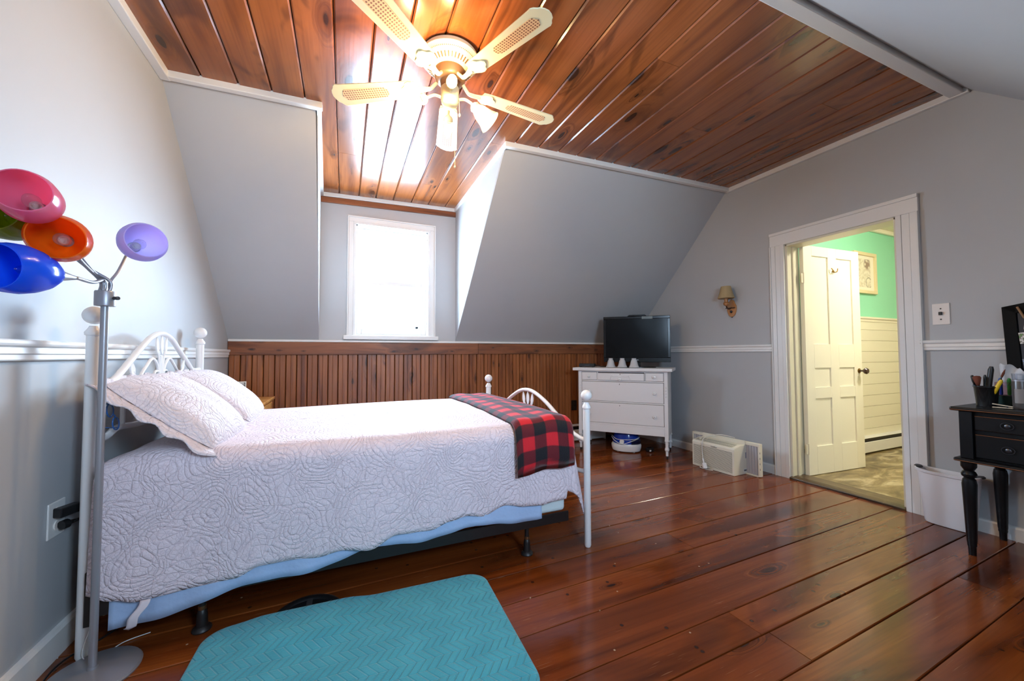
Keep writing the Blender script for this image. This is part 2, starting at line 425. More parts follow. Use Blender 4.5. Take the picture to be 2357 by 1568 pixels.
# front wall, dormer and window (behind the camera)
GX0, GX1, GZ0, GZ1 = .47, 1.09, 1.30, 2.00
mb = MB(); mb.box(XL, XR, YF-.1, YF, -.03, ZK)
struct(mb.make('wall_front', m_wall))
mb = MB(); ya, yb = YF-.26, YF-.16
mb.box(FX1-.02, GX0, ya, yb, ZK-.1, 2.66); mb.box(GX1, FX2+.02, ya, yb, ZK-.1, 2.66); mb.box(GX0, GX1, ya, yb, GZ1, 2.66); mb.box(GX0, GX1, ya, yb, ZK-.1, GZ0)
mb.box(FX1-.02, FX2+.02, ya, YF, ZK-.1, ZK-.004)
struct(mb.make('wall_front_dormer', m_wall))
mb = MB(); mb.add(*cq(FX1-.05, FX2+.05, YF-.3, YF, .0, .05)); struct(mb.make('ceiling_front_dormer', m_ceil))

# ------------------------------------------------------------------ windows
def casing(mb, x0, x1, z0, z1, wd, y, th, sgn):
    # stepped casing: three boards with a raised outer edge
    for a, b, t in ((0, wd*.3, th), (wd*.3, wd*.85, th*.7), (wd*.85, wd, th*1.35)):
        mb.box(x0-b, x0-a, min(y, y+sgn*t), max(y, y+sgn*t), z0, z1+a); mb.box(x1+a, x1+b, min(y, y+sgn*t), max(y, y+sgn*t), z0, z1+a)
        mb.box(x0-b, x1+b, min(y, y+sgn*t), max(y, y+sgn*t), z1+a, z1+b)
win = struct(thing('window_1', None, None, (.434, D, ZK)), 'white double-hung dormer window blown out with daylight')
mb = MB(); casing(mb, WX0, WX1, WZ0, WZ1, .076, D, .018, -1); mb.make('casing', m_white, win, bevel=.003, world=True)
mb = MB(); mb.box(WX0-.105, WX1+.105, D-.045, D+.02, WZ0-.042, WZ0); mb.make('sill', m_white, win, bevel=.006, world=True)
mb = MB(); mb.box(WX0, WX0+.012, D, D+.139, WZ0, WZ1); mb.box(WX1-.012, WX1, D, D+.139, WZ0, WZ1); mb.box(WX0, WX1, D, D+.139, WZ1-.012, WZ1); mb.box(WX0, WX1, D+.02, D+.139, WZ0, WZ0+.014)
mb.make('jamb', m_white, win, world=True)
def sash(x0, x1, z0, z1, y, parent):
    mb = MB(); b = .045
    mb.box(x0, x0+b, y, y+.03, z0, z1); mb.box(x1-b, x1, y, y+.03, z0, z1); mb.box(x0+b, x1-b, y, y+.03, z0, z0+b*1.2); mb.box(x0+b, x1-b, y, y+.03, z1-b, z1)
    s = mb.make('sash', m_white, parent, bevel=.003, world=True)
    MB().box(x0+b-.004, x1-b+.004, y+.013, y+.017, z0+b, z1-b+.004).make('pane', m_glass, s, world=True)
    return s
s1 = sash(WX0+.012, WX1-.012, WZ0+.014, 1.775, D+.045, win); sash(WX0+.012, WX1-.012, 1.735, WZ1-.012, D+.08, win)
MB().box(.66, .69, D+.034, D+.046, 1.30, 1.325).make('sash_lift', m_black, s1, bevel=.003, world=True)
win2 = struct(thing('window_2', None, None, (.80, YF-.16, ZK)), 'white window in the front dormer')
mb = MB(); casing(mb, GX0, GX1, GZ0, GZ1, .076, YF-.16, .018, 1); mb.make('casing', m_white, win2, bevel=.003, world=True)
sash(GX0+.01, GX1-.01, GZ0+.01, 1.67, YF-.22, win2); sash(GX0+.01, GX1-.01, 1.63, GZ1-.01, YF-.255, win2)

# ------------------------------------------------------------------ ceiling trims
def hp(x, y, dz=0): return (x, y, H(x, y)+dz)
tn = [1]
def trimbar(a, b, w_=.03, h_=.05, label='white painted strip where wall meets pine ceiling', mat=None, upv=(0,0,1)):
    tn[0] += 1
    return struct(MB().bar(a, b, w_, h_, upv).make('trim_%d' % tn[0], mat or m_white, bevel=.004), label)
q = -.012
trimbar(hp(XL+.022, DF-.02, q), hp(XL+.022, DC, q), .045, .05, 'white ceiling strip along the left gable wall')
trimbar(hp(XL, DC-.020, q), hp(X1C+.028, DC-.020, q), .04, .045, 'white ceiling strip above the left sloped wall')
trimbar(hp(X1C+.010, DC-.03, q), hp(X1+.012, D-.002, q), .026, .046, 'white ceiling strip along the left dormer cheek')
trimbar(hp(X1, D-.012, q-.004), hp(X2, D-.012, q-.004), .024, .040, 'white ceiling strip over the dormer window')
trimbar(hp(X2-.010, DC-.03, q), hp(X2-.010, D-.002, q), .02, .046, 'white ceiling strip along the right dormer cheek')
trimbar(hp(X2-.02, DC-.020, q), hp(XR, DC-.020, q), .04, .045, 'white ceiling strip above the right sloped wall')
trimbar(hp(XR-.014, DF-.02, q), hp(XR-.014, DC, q), .028, .05, 'white ceiling strip along the door wall')
trimbar(hp(XL, DF+.03, q), hp(FX1-.01, DF+.03, q), .06, .04); trimbar(hp(FX1-.04, DF+.03, q), hp(XR, DF+.03, q), .06, .04, 'wide white ceiling strip along the front sloped wall')
trimbar((X1+.002, D-.010, H(X1, D)-.064), (X2-.002, D-.010, H(X2, D)-.064), .02, .052, 'stained pine strip under the dormer ceiling', m_trimwood)

# ------------------------------------------------------------------ chair rails, baseboards
def moulding(name, prof, a, b, nrm, mat, label):
    a = Vector(a); b = Vector(b); nrm = Vector(nrm); n = len(prof)
    vs = [p + nrm*d + Vector((0,0,z)) for p in (a, b) for d, z in prof]
    o = MB().add(vs, [tuple(range(n)), tuple(range(n, 2*n))[::-1]] + [(i, (i+1) % n, n+(i+1) % n, n+i) for i in range(n)]).make(name, mat)
    return struct(o, label)
rail_p = [(-.005, 0), (.012, 0), (.014, .004), (.013, .018), (.018, .022), (.016, .040), (.024, .046), (.026, .052), (.026, .060), (.022, .064), (-.005, .064)]
moulding('trim_20', rail_p, (XL, YF, 1.028), (XL, D-.03, 1.022), (1,0,0), m_white, 'white chair rail on the wall behind the bed')
moulding('trim_21', rail_p, (XR, DY1+.118, 1.054), (XR, D-.03, 1.058), (-1,0,0), m_white, 'white chair rail between the television and the door')
moulding('trim_22', rail_p, (XR, YF, 1.054), (XR, DY0-.10, 1.055), (-1,0,0), m_white, 'white chair rail beside the light switch')
base_p = [(-.005, -.01), (.016, -.01), (.016, .085), (.010, .098), (-.005, .1)]
moulding('baseboard_left', base_p, (XL, YF, 0), (XL, D, 0), (1,0,0), m_white, 'white baseboard along the wall behind the bed')
base_q = [(-.005, -.01), (.016, -.01), (.016, .065), (.012, .075), (-.005, .078)]
moulding('baseboard_right', base_q, (XR, DY1+.118, 0), (XR, D, 0), (-1,0,0), m_white, 'white baseboard behind the air conditioner')
moulding('baseboard_front', base_q, (XR, YF, 0), (XR, DY0-.10, 0), (-1,0,0), m_white, 'white baseboard behind the black desk')

# ------------------------------------------------------------------ doorway
mb = MB()
def cas_y(y0, y1, z0, z1, wd):
    for a, b, t in ((0, wd*.26, .020), (wd*.26, wd*.62, .017), (wd*.62, wd*.92, .020), (wd*.92, wd, .028)):
        mb.box(XR-t, XR+.002, y1+a+.0005, y1+b-.0005, z0, z1); mb.box(XR-t, XR+.002, y0-b+.0005, y0-a-.0005, z0, z1)
    mb.box(XR-.020, XR+.002, y0-wd, y1+wd, z1, z1+wd*.8); mb.box(XR-.028, XR+.002, y0-wd, y1+wd, z1+wd*.8, z1+wd)
cas_y(DY0, DY1, -.01, DZ, .115)
struct(mb.make('trim_23', m_white, bevel=.002), 'wide white casing around the open doorway')
mb = MB(); mb.box(XR, XR+.16, DY1-.016, DY1+.01, -.01, DZ); mb.box(XR, XR+.16, DY0-.01, DY0+.016, -.01, DZ); mb.box(XR, XR+.16, DY0, DY1, DZ-.016, DZ+.01)
mb.box(XR+.06, XR+.09, DY1-.028, DY1-.016, -.01, DZ-.016); mb.box(XR+.06, XR+.09, DY0+.016, DY0+.028, -.01, DZ-.016)
m_jamb = plain('cream_jamb_paint', (226,220,198), .35)
struct(mb.make('trim_24', m_jamb, bevel=.002), 'cream door jamb lining')
m_thresh = wood('threshold_oak', 1, lin((52,36,20)), lin((92,70,42)), lin((116,92,58)), rough=.35, coat=.2, knot=.2)
mb = MB(); mb.prism([(XR-.028, -.01), (XR-.028, .014), (XR+.02, .022), (XR+.14, .022), (XR+.17, .014), (XR+.17, -.01)], 0, DY1-DY0, Matrix.Translation((0, DY1, 0)) @ Matrix.Rotation(PI/2, 4, 'X'))
struct(mb.make('trim_25', m_thresh, bevel=.003), 'worn brown wooden threshold in the doorway')
# door leaf, opened into the bathroom
DW, DH = .735, 1.945
dr = struct(thing('door_1', None, None, (XR+.15, DY1-.022, .018), math.radians(-4)), 'cream six panel door standing open into the bathroom')
m_door = plain('door_cream_paint', (242,238,220), .32, bump=(30, .06, .003))
# local: x along the leaf from hinge, y thickness (0..-.035), panels seen on -y side
st = .105; cols_ = [(.0, st), (DW/2-.055, DW/2+.055), (DW-st, DW)]
rows = [(0, .235), (.635, .73), (.895, 1.10), (DH-.085, DH)]
for a, b in cols_: MB().box(a, b, -.035, 0, 0, DH).make('stile', m_door, dr, bevel=.002)
for a, b in rows:
    for xa, xb in ((st, DW/2-.055), (DW/2+.055, DW-st)):
        MB().box(xa, xb, -.035, 0, a, b).make('cross_rail', m_door, dr, bevel=.002)
for k in range(3):
    for xa, xb in ((st, DW/2-.055), (DW/2+.055, DW-st)):
        MB().box(xa-.002, xb+.002, -.024, -.011, rows[k][1]-.002, rows[k+1][0]+.002).make('panel', m_door, dr)
m_knob = plain('dark_brown_knob', (58,26,16), .25, coat=.5)
m_brass = plain('aged_brass', (150,118,60), .35, metal=.9)
kn = MB(); kn.lathe([(.008, 0), (.008, .03), (.016, .034), (.027, .046), (.028, .056), (.02, .066), (.001, .068)], 20, aim((DW-.045, -.035, .862), (0,-1,0))); kn.make('door_knob', m_knob, dr, smooth=40)
MB().lathe([(.022, 0), (.022, .003), (.014, .006)], 20, aim((DW-.045, -.035, .862), (0,-1,0))).make('rosette', m_brass, dr, smooth=40)
MB().box(DW-.058, DW-.042, -.037, -.034, .775, .815).make('keyhole_plate', m_jamb, dr, bevel=.002)
mb = MB(); mb.tube(spline([(DW/2-.035, -.05, 1.765), (DW/2-.02, -.06, 1.735), (DW/2, -.045, 1.73), (DW/2+.02, -.06, 1.735), (DW/2+.04, -.055, 1.765)], 5), .004, 6); mb.tube([(DW/2, -.034, 1.745), (DW/2, -.047, 1.73)], .005, 6)
mb.make('coat_hook', m_brass, dr, smooth=True)
for z in (.22, 1.66):
    mb = MB(); mb.lathe([(.006, -.045), (.006, .045)], 10, Matrix.Translation((-.004, -.036, z))); mb.box(-.03, .0, -.036, -.033, z-.04, z+.04); mb.make('hinge', m_jamb, dr)

# ------------------------------------------------------------------ bathroom beyond the door
BY, BX0, BX1, BZ = 2.24, XR+.14, 6.6, 2.40
m_green = plain('mint_green_paint', (150,226,190), .5)
m_bwall = plain('cream_plank_paint', (238,232,210), .4)
def vinyl():
    t = NT('bathroom_vinyl'); p = t.pos()
    n = t.noise(t.vmath('MULTIPLY', p, (2.2, 5, 1)), 1.3, 6, .62, 1.2); n2 = t.noise(t.vmath('MULTIPLY', p, (4, 12, 1)), 2, 4, .5, .6)
    c = t.ramp(n, [(.32, lin((92,76,48))), (.5, lin((140,122,84))), (.66, lin((196,182,146)))])
    c = t.mix(t.math('MULTIPLY', t.step(n2, .5, .7), .4), c, lin((86,70,44)))
    t.set(col=c, rough=.3); return t.m
struct(MB().box(BX0-.0, BX1, .3, BY, -.04, .014).make('floor_bathroom', vinyl()), 'mottled tan vinyl floor of the bathroom')
bb = struct(MB().box(BX0, BX1, BY, BY+.1, -.03, BZ+.05).make('wall_bathroom_back', m_green), 'mint green bathroom wall above cream planking')
MB().box(BX0+.001, BX1-.001, BY-.006, BY, .0, 1.37).make('plank_backing', m_bwall, bb)
pz = .02; k = 0
while pz < 1.30:
    MB().box(BX0+.002, BX1-.002, BY-.014, BY, pz+.0015, pz+.115-.0015).make('plank', m_bwall, bb, bevel=.002); pz += .115
mb = MB(); mb.box(BX0, BX1, BY-.03, BY, pz, pz+.022); mb.box(BX0, BX1, BY-.02, BY, pz-.03, pz); mb.make('wainscot_cap', m_bwall, bb, bevel=.003)
mb = MB(); mb.box(BX1, BX1+.1, .2, BY+.1, -.03, BZ+.05); struct(mb.make('wall_bathroom_far', m_bwall))
mb = MB(); mb.box(BX0, BX1+.1, .2, .3, -.03, BZ+.05); struct(mb.make('wall_bathroom_front', m_bwall))
m_bceil = plain('cream_ceiling_paint', (236,230,205), .6)
struct(MB().box(BX0, BX1+.1, .2, BY+.1, BZ, BZ+.06).make('ceiling_bathroom', m_bceil))
struct(MB().box(BX0, BX1, BY-.035, BY, BZ-.045, BZ).make('trim_26', m_bwall, bevel=.01), 'cream cornice strip in the bathroom')
bl = thing('added_bathroom_light', 'unseen round opal glass ceiling lamp added to light the bathroom', 'added light', (4.3, 1.0, BZ))  # unseen lamp, added to light the bathroom
MB().lathe([(.15, 0), (.15, -.02), (.14, -.025)], 28).make('base', m_cream, bl, smooth=40)
gb = MB().lathe([(.135, -.024), (.13, -.06), (.10, -.09), (.05, -.105), (.001, -.108)], 28).make('opal_glass', emit('opal_glow', (255,247,226), BATH), bl, smooth=True)
def heater(name, label, x0, x1, y, h, zb=.02, dep=.06):
    t = thing(name, label, 'heater', ((x0+x1)/2, y, zb))
    pr = [(0, 0), (-dep*.8, .0), (-dep, .012), (-dep, h*.68), (-dep*.9, h*.72)]
    mb = MB(); M = Matrix(((0,0,1,x0), (1,0,0,y), (0,1,0,zb), (0,0,0,1)))
    mb.prism([(-.002, .0), (-dep*.85, .012), (-dep, .02), (-dep, h*.70), (-dep*.92, h*.72), (-dep*.86, h*.70), (-dep*.86, .03), (-.002, .03)], 0, x1-x0, M); mb.make('front_panel', m_white, t, world=True)
    mb = MB(); mb.prism([(-.002, h), (-dep*.75, h*.99), (-dep*.9, h*.93), (-dep*.84, h*.91), (-dep*.7, h*.955), (-.002, h*.965)], 0, x1-x0, M); mb.make('top_cover', m_white, t, world=True)
    mb = MB(); mb.box(x0, x1, y-dep*.7, y-.004, zb+h*.55, zb+h*.9); mb.make('fins', m_black, t, world=True)
    for x in (x0, x1-.015):
        MB().box(x, x+.015, y-dep*1.02, y-.002, zb, zb+h*1.01).make('end_cap', m_white, t, bevel=.003, world=True)
    return t
heater('baseboard_heater', 'white baseboard heater under the cream planks in the bathroom', 3.75, 6.4, BY-.014, .17, .014, .06)
heater('baseboard_heater', 'white baseboard heater along the pine wainscot behind the bed', XL+.05, 2.95, D-.004, .20, .0, .055)

def picture_art():
    t = NT('bicycle_print'); p = t.obj()
    n = t.noise(p, 40, 4); c = t.ramp(n, [(.35, lin((206,196,168))), (.6, lin((232,226,206)))])
    d = t.vmath('DISTANCE', p, (.075, 0, -.10)); ring = t.math('MULTIPLY', t.step(t.math('ABSOLUTE', t.math('SUBTRACT', d, .055)), .002, .006, 1, 0), .8)
    c = t.mix(ring, c, lin((120,112,96)))
    d2 = t.vor(p, 24); c = t.mix(t.math('MULTIPLY', t.step(t.vmath('DISTANCE', p, (.05, 0, .10)), .04, .08, 1, 0), t.step(d2.outputs['Distance'], .2, .5)), c, lin((150,128,110)))
    t.set(col=c, rough=.5); return t.m
pf = thing('framed_picture', 'cream framed bicycle print on the mint green bathroom wall', 'picture', (5.06, BY, 1.67))
mb = MB()
for a in ((-.215, .215, 0, .035), (-.215, .215, .405, .44)): mb.box(a[0], a[1], -.03, -.001, a[2], a[3])
for a in ((-.215, -.18), (.18, .215)): mb.box(a[0], a[1], -.03, -.001, .035, .405)
mb.make('frame', plain('cream_frame', (226,212,168), .4), pf, bevel=.004)
MB().box(-.18, .18, -.012, -.002, .035, .405).make('mat_board', plain('mat_board', (240,234,214), .6), pf)
pr = MB().box(-.115, .115, -.014, -.0122, -.15, .15).make('print', picture_art(), pf); pr.location = (0, 0, .22)

# ------------------------------------------------------------------ light switch, outlets, sconce
m_plate = plain('ivory_plate', (236,228,220), .35)
sw = thing('light_switch', 'ivory wall plate with a black toggle beside the door', 'light switch', (XR, 1.127, 1.215))
MB().box(-.006, -.0005, -.039, .039, 0, .133).make('plate', m_plate, sw, bevel=.003)
MB().box(-.020, -.006, -.007, .007, .060, .080).make('toggle', m_black, sw, bevel=.002)
for z in (.033, .100): MB().lathe([(.004, 0), (.004, .002)], 10, aim((-.006, 0, z), (-1,0,0))).make('screw', m_black, sw)
ol = thing('wall_outlet', 'oversized white double outlet plate on the wall behind the bed', 'outlet', (XL, 1.866, .418))
MB().box(.0005, .006, -.043, .043, 0, .120).make('plate', m_white, ol, bevel=.003)
for z in (.037, .083): MB().lathe([(.017, 0), (.017, .003)], 16, aim((.006, 0, z), (1,0,0))).make('receptacle', m_plate, ol)
bo = thing('wall_outlet', 'black outlet plate on the pine wainscot beside the dresser', 'outlet', (2.53, D-.003, .365))
MB().box(-.036, .036, -.007, -.0005, 0, .12).make('plate', m_black, bo, bevel=.002)
for z in (.037, .083): MB().lathe([(.016, 0), (.016, .002)], 16, aim((0, -.007, z), (0,-1,0))).make('receptacle', plain('outlet_face', (34,32,32), .4), bo)

m_sw = wood('sconce_wood', 2, lin((120,72,34)), lin((180,118,62)), lin((206,148,86)), rough=.4, knot=.1)
sc = thing('wall_sconce', 'small wooden wall sconce with a beige fabric shade', 'wall lamp', (XR, 2.535, 1.39))
pl = [(0, -.0)] ; out = []
for k in range(25):
    a = 2*PI*k/24; out.append((.047*math.sin(a)*(1 if math.cos(a) > -.3 else .8), .085+.085*-math.cos(a)))
M = Matrix(((0,0,-1,0), (1,0,0,0), (0,1,0,0), (0,0,0,1)))
MB().prism(out[:-1], .0005, .016, M).make('backplate', m_sw, sc, bevel=.004)
MB().lathe([(.001, 0), (.007, .006), (.004, .012), (.001, .018)], 12, Matrix.Translation((-.008, 0, -.008))).make('finial', m_knob, sc, smooth=True)
MB().lathe([(.012, 0), (.012, .006), (.006, .012)], 14, aim((-.016, 0, .05), (-1,0,0))).make('switch_knob', m_black, sc, smooth=40)
mb = MB(); mb.tube(spline([(-.014, 0, .09), (-.05, 0, .075), (-.075, 0, .085), (-.085, 0, .105)], 5), .006, 8); mb.tube([(-.03, -.05, .086), (-.03, .05, .086)], .004, 6); mb.make('arm', m_knob, sc, smooth=True)
MB().lathe([(.006, .10), (.022, .112), (.026, .13), (.02, .138), (.017, .14), (.017, .185)], 18, Matrix.Translation((-.085, 0, 0))).make('candle_cup', m_sw, sc, smooth=40)
MB().lathe([(.072, .175), (.0715, .180), (.056, .23), (.042, .288), (.041, .29), (.0405, .288), (.055, .229), (.070, .178)], 28, Matrix.Translation((-.085, 0, 0))).make('shade', translucent('beige_shade', (196,172,128), .25, .8), sc, smooth=50)
# ------------------------------------------------------------------ ceiling fan
FC = Vector((.479, 1.885, 0)); FZ = 2.413
zc = H(FC.x, FC.y)
fan = thing('ceiling_fan', 'cream five blade ceiling fan with cane inserts and lit bulbs', 'ceiling fan', (FC.x, FC.y, zc))
f = lambda z: z-zc
MB().lathe([(.001, f(zc)), (.132, f(zc)), (.142, f(zc-.006)), (.142, f(zc-.016)), (.148, f(zc-.020)), (.148, f(zc-.028)), (.140, f(zc-.034)), (.135, f(zc-.042)), (.131, f(2.519)), (.127, f(2.515))], 56).make('housing', m_cream, fan, smooth=35)
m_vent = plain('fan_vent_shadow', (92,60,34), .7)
hv = MB().lathe([(.128, f(2.517)), (.126, f(2.514)), (.088, f(2.489)), (.082, f(2.485)), (.001, f(2.485))], 56).make('vent_ring', m_cream, fan, smooth=35)
for k in range(40):
    M = Matrix.Rotation(2*PI*k/40, 4, 'Z') @ Matrix.Translation((.106, 0, f(2.5005))) @ Matrix.Rotation(math.radians(-33.5), 4, 'Y')
    MB().prism(rrect(.026, .006, .0029, 3), -.0016, .002, M).make('vent_slot', m_vent, hv)
for k in range(90):
    M = Matrix.Rotation(2*PI*k/90, 4, 'Z') @ Matrix.Translation((.1335, 0, f(2.525)))
    MB().box(-.0028, .0008, -.0015, .0015, -.004, .004, M).make('grille_hole', m_vent, hv)
MB().lathe([(.078, f(2.486)), (.078, f(2.448)), (.070, f(2.436)), (.05, f(2.430)), (.046, f(2.40)), (.001, f(2.40))], 32).make('flywheel', plain('fan_hub_brown', (132,98,70), .4, metal=.3), fan, smooth=40)
lk = MB().lathe([(.040, f(2.405)), (.046, f(2.398)), (.046, f(2.335)), (.043, f(2.330)), (.043, f(2.322)), (.036, f(2.308)), (.02, f(2.299)), (.001, f(2.297))], 32).make('light_kit', m_cream, fan, smooth=40)
def cane():
    t = NT('cane_weave'); p = t.obj()
    v = t.vor(t.vmath('MULTIPLY', p, (78, 78, 0)), 1.0, rnd=0)
    hole = t.step(v.outputs['Distance'], .28, .36, 1, 0)
    t.set(col=t.mix(hole, lin((214,172,122)), lin((120,66,36))), rough=.6); return t.m
m_cane = cane()
prof = []
def blade_poly():
    up_ = [(.175, .045), (.22, .052), (.40, .060), (.575, .068), (.59, .070), (.602, .062), (.612, .048), (.622, .040), (.630, .022), (.634, 0)]
    return [(x, y) for x, y in up_] + [(x, -y) for x, y in up_[::-1][1:]]
def cane_poly():
    out = []
    for k in range(9): a = PI/2+PI*k/8; out.append((.355+.028*math.cos(a), .030*math.sin(a)))
    return out + [(.555, -.034), (.566, -.028), (.574, -.012), (.580, 0), (.574, .012), (.566, .028), (.555, .034)]
ang0 = math.radians(-66.15)
bl0 = None
for k in range(5):
    M = Matrix.Rotation(ang0+k*2*PI/5, 4, 'Z') @ Matrix.Translation((0, 0, f(FZ)))
    P = M @ Matrix.Rotation(math.radians(9), 4, 'X')
    if bl0 is None:
        b = MB().prism(blade_poly(), -.003, .003).make('blade', m_cream, fan, bevel=.0015)
        c = MB().prism(cane_poly(), -.0042, -.0028).make('cane_insert', m_cane, b)
        mb = MB()
        sh = [(.10, .010), (.135, .012), (.165, .022), (.19, .047), (.205, .052), (.225, .046), (.232, .030), (.250, .018), (.258, 0)]
        mb.prism(sh + [(x, -y) for x, y in sh[::-1][1:]], -.009, -.0032)
        mb.tube(spline([(.060, 0, .040), (.078, 0, .018), (.105, 0, -.008), (.14, 0, -.010), (.17, 0, -.007)], 5), [.009]*20+[.008], 8)
        irn = mb.make('blade_iron', m_cream, b, smooth=40, bevel=.0015)
        bl0, cn0, ir0 = b, c, irn
    else:
        b = link('blade', bl0.data, fan, .0015); c = link('cane_insert', cn0.data, b); i2 = link('blade_iron', ir0.data, b, .0015)
    b.matrix_local = P
m_bulb = emit('bulb_glow', (255,214,150), BULB)
m_frost = translucent('frosted_glass', (240,232,214), .55, .35)
def tulip(s=1.0):   # bell shade, neck at z=0 opening at z=.115
    o_ = [(.0265, 0), (.0275, .006), (.024, .012), (.030, .022), (.038, .040), (.042, .060), (.047, .082), (.057, .104), (.062, .112)]
    return [(r*s, z*s) for r, z in o_] + [((r-.003)*s, z*s) for r, z in o_[::-1]]
arms = [(-100, 'bare', -22), (-12, 'shade', -42), (80, 'bare', -52), (172, 'bare', -30)]
for az, kind, el in arms:
    a = math.radians(az); dv = Vector((math.cos(a), math.sin(a), 0))
    p0 = dv*.04 + Vector((0, 0, f(2.345))); p1 = dv*.075 + Vector((0, 0, f(2.352))); p2 = dv*.105 + Vector((0, 0, f(2.338)))
    e = math.radians(el); d = dv*math.cos(e) + Vector((0, 0, math.sin(e)))
    if az == -100: p1 = dv*.055+Vector((0, 0, f(2.372))); p2 = dv*.07+Vector((0, 0, f(2.372)))
    am = MB().tube(spline([p0, p1, p2, p2+d*.012], 5), .007, 8).make('lamp_arm', m_cream, lk, smooth=True)
    q0 = p2 + d*.008
    MB().lathe([(.006, 0), (.020, .010), (.026, .020), (.026, .034), (.016, .036), (.016, .042)], 20, aim(q0, d)).make('socket', m_cream, lk, smooth=40)
    MB().lathe([(.010, .040), (.011, .048), (.019, .060), (.022, .075), (.018, .092), (.009, .108), (.001, .116)], 16, aim(q0, d)).make('bulb', m_bulb, lk, smooth=True)
    if kind == 'shade': MB().lathe(tulip(), 28, aim(q0+d*.018, d)).make('glass_shade', m_frost, lk, smooth=50)
mb = MB(); mb.tube([(.030, .03, f(2.335)), (.034, .034, f(2.20)), (.036, .036, f(2.02))], .0013, 5); mb.sphere((.036, .036, f(2.015)), .006, 10); mb.make('pull_chain', m_cream, fan)
mb = MB(); mb.tube([(.045, -.01, f(2.345)), (.047, -.012, f(2.27))], .0013, 5); mb.sphere((.047, -.012, f(2.265)), .006, 10, (1, 1, 1.6)); mb.make('pull_chain', m_cream, fan)

# ------------------------------------------------------------------ bed
bed = thing('bed', 'white tubular metal bed with ball-topped posts and leaf scrollwork', 'bed', (.2, 2.38, 0))
HN, HF = Vector((-.815, 1.838, 0)), Vector((-.83, 2.985, 0)); FN, FF = Vector((1.217, 1.779, 0)), Vector((1.082, 2.97, 0))
def post(p, ztop, r, rb, label):
    prof = [(r*.8, 0), (r, .01), (r, ztop-.085), (r*1.22, ztop-.082), (r*1.26, ztop-.072), (r*.8, ztop-.058), (r*.62, ztop-.05)]
    o = MB().lathe(prof, 20, Matrix.Translation(p)).make('post', m_bedwhite, bed, smooth=40, world=True)
    MB().sphere((p.x, p.y, ztop-.012), rb, 20).make('ball_finial', m_bedwhite, o, smooth=True, world=True)
post(HN, 1.195, .0195, .032, ''); post(HF, 1.192, .0205, .034, ''); post(FN, .825, .0185, .030, ''); post(FF, .855, .0195, .031, '')
def leaf(mb, c, d, s_, nrm, wd=.34):
    d = Vector(d).normalized(); n = Vector(nrm).normalized(); sd = d.cross(n)
    c = Vector(c); prof = [(-.5, .0), (-.35, .55), (-.1, 1), (.15, .85), (.35, .45), (.5, 0), (.35, -.45), (.15, -.85), (-.1, -1), (-.35, -.55)]
    vs = []
    for t in (-.003, .003):
        for a, b in prof: vs.append(c + d*(a*s_) + sd*(b*s_*wd*.5) + n*t)
    m = len(prof); mb.add(vs, [tuple(range(m))[::-1], tuple(range(m, 2*m))] + [(i, (i+1) % m, m+(i+1) % m, m+i) for i in range(m)])
def board(A, B, arch, zj, zs, leaves, nm, low, xo):
    # A->B posts; t in 0..1 along, z
    P = lambda t, z: A + (B-A)*t + Vector((xo, 0, z))
    nrm = (B-A).cross(Vector((0,0,1))).normalized()
    ar = MB(); ar.tube(spline([P(t, z) for t, z in arch], 6), .0125, 10); ar.make(nm+'_arch', m_bedwhite, bed, smooth=True, world=True)
    zp = max(z for t, z in arch)
    mb = MB()
    for s_ in (-1, 1):
        mb.tube(spline([P(.5+s_*.008, zp-.34), P(.5+s_*.012, zp-.24), P(.5+s_*.02, zp-.14), P(.5+s_*.035, zp-.085)], 5), .0045, 6)
        leaf(mb, P(.5+s_*.044, zp-.06), (B-A).normalized()*s_*.15+Vector((0,0,1)), .085, nrm)
        mb.tube(spline([P(.5+s_*.01, zp-.25), P(.5+s_*.035, zp-.16), P(.5+s_*.085, zp-.122), P(.5+s_*.14, zp-.155), P(.5+s_*.20, zp-.21), P(.5+s_*.27, zp-.29)], 5), .0065, 8)
        mb.tube(spline([P(.5+s_*.018, zp-.185), P(.5+s_*.06, zp-.185), P(.5+s_*.075, zp-.24), P(.5+s_*.07, zp-.32)], 5), .0055, 8)
        leaf(mb, P(.5+s_*.25, zp-.165), (B-A).normalized()*s_*.5+Vector((0,0,1)), .075, nrm, .5)
        mb.tube([P(.5+s_*.205, zp-.215), P(.5+s_*.245, zp-.175)], .004, 6)
        mb.tube([P(.5+s_*.31, zj), P(.5+s_*.31, low)], .0085, 8) if nm == 'headboard' else None
    mb.tube([P(.5, low), P(.5, zp-.11)], .006, 8); leaf(mb, P(.5, zp-.055), (0,0,1), .095, nrm)
    mb.make(nm+'_scrollwork', m_bedwhite, bed, smooth=40, world=True)
    mb = MB(); mb.tube(spline([P(0, low), P(.08, low-.01), P(.16, low+.012), P(.3, low+.0), P(.5, low), P(.7, low), P(.84, low+.012), P(.92, low-.01), P(1, low)], 4), .0125, 10); mb.make(nm+'_lower_rail', m_bedwhite, bed, smooth=True, world=True)
ha = [(0, .925), (.07, .93), (.115, .942), (.17, .975), (.30, 1.065), (.40, 1.125), (.5, 1.147), (.60, 1.125), (.70, 1.065), (.83, .985), (.875, .957), (.93, .95), (1, .955)]
board(HN, HF, ha, .96, 0, 0, 'headboard', .745, 0)
fa = [(0, .565), (.06, .575), (.12, .60), (.22, .668), (.32, .735), (.42, .782), (.5, .797), (.58, .785), (.68, .735), (.78, .668), (.88, .605), (.94, .585), (1, .575)]
board(FN, FF, fa, .58, 0, 0, 'footboard', .40, 0)
m_frame = plain('black_bed_frame', (22,18,18), .45)
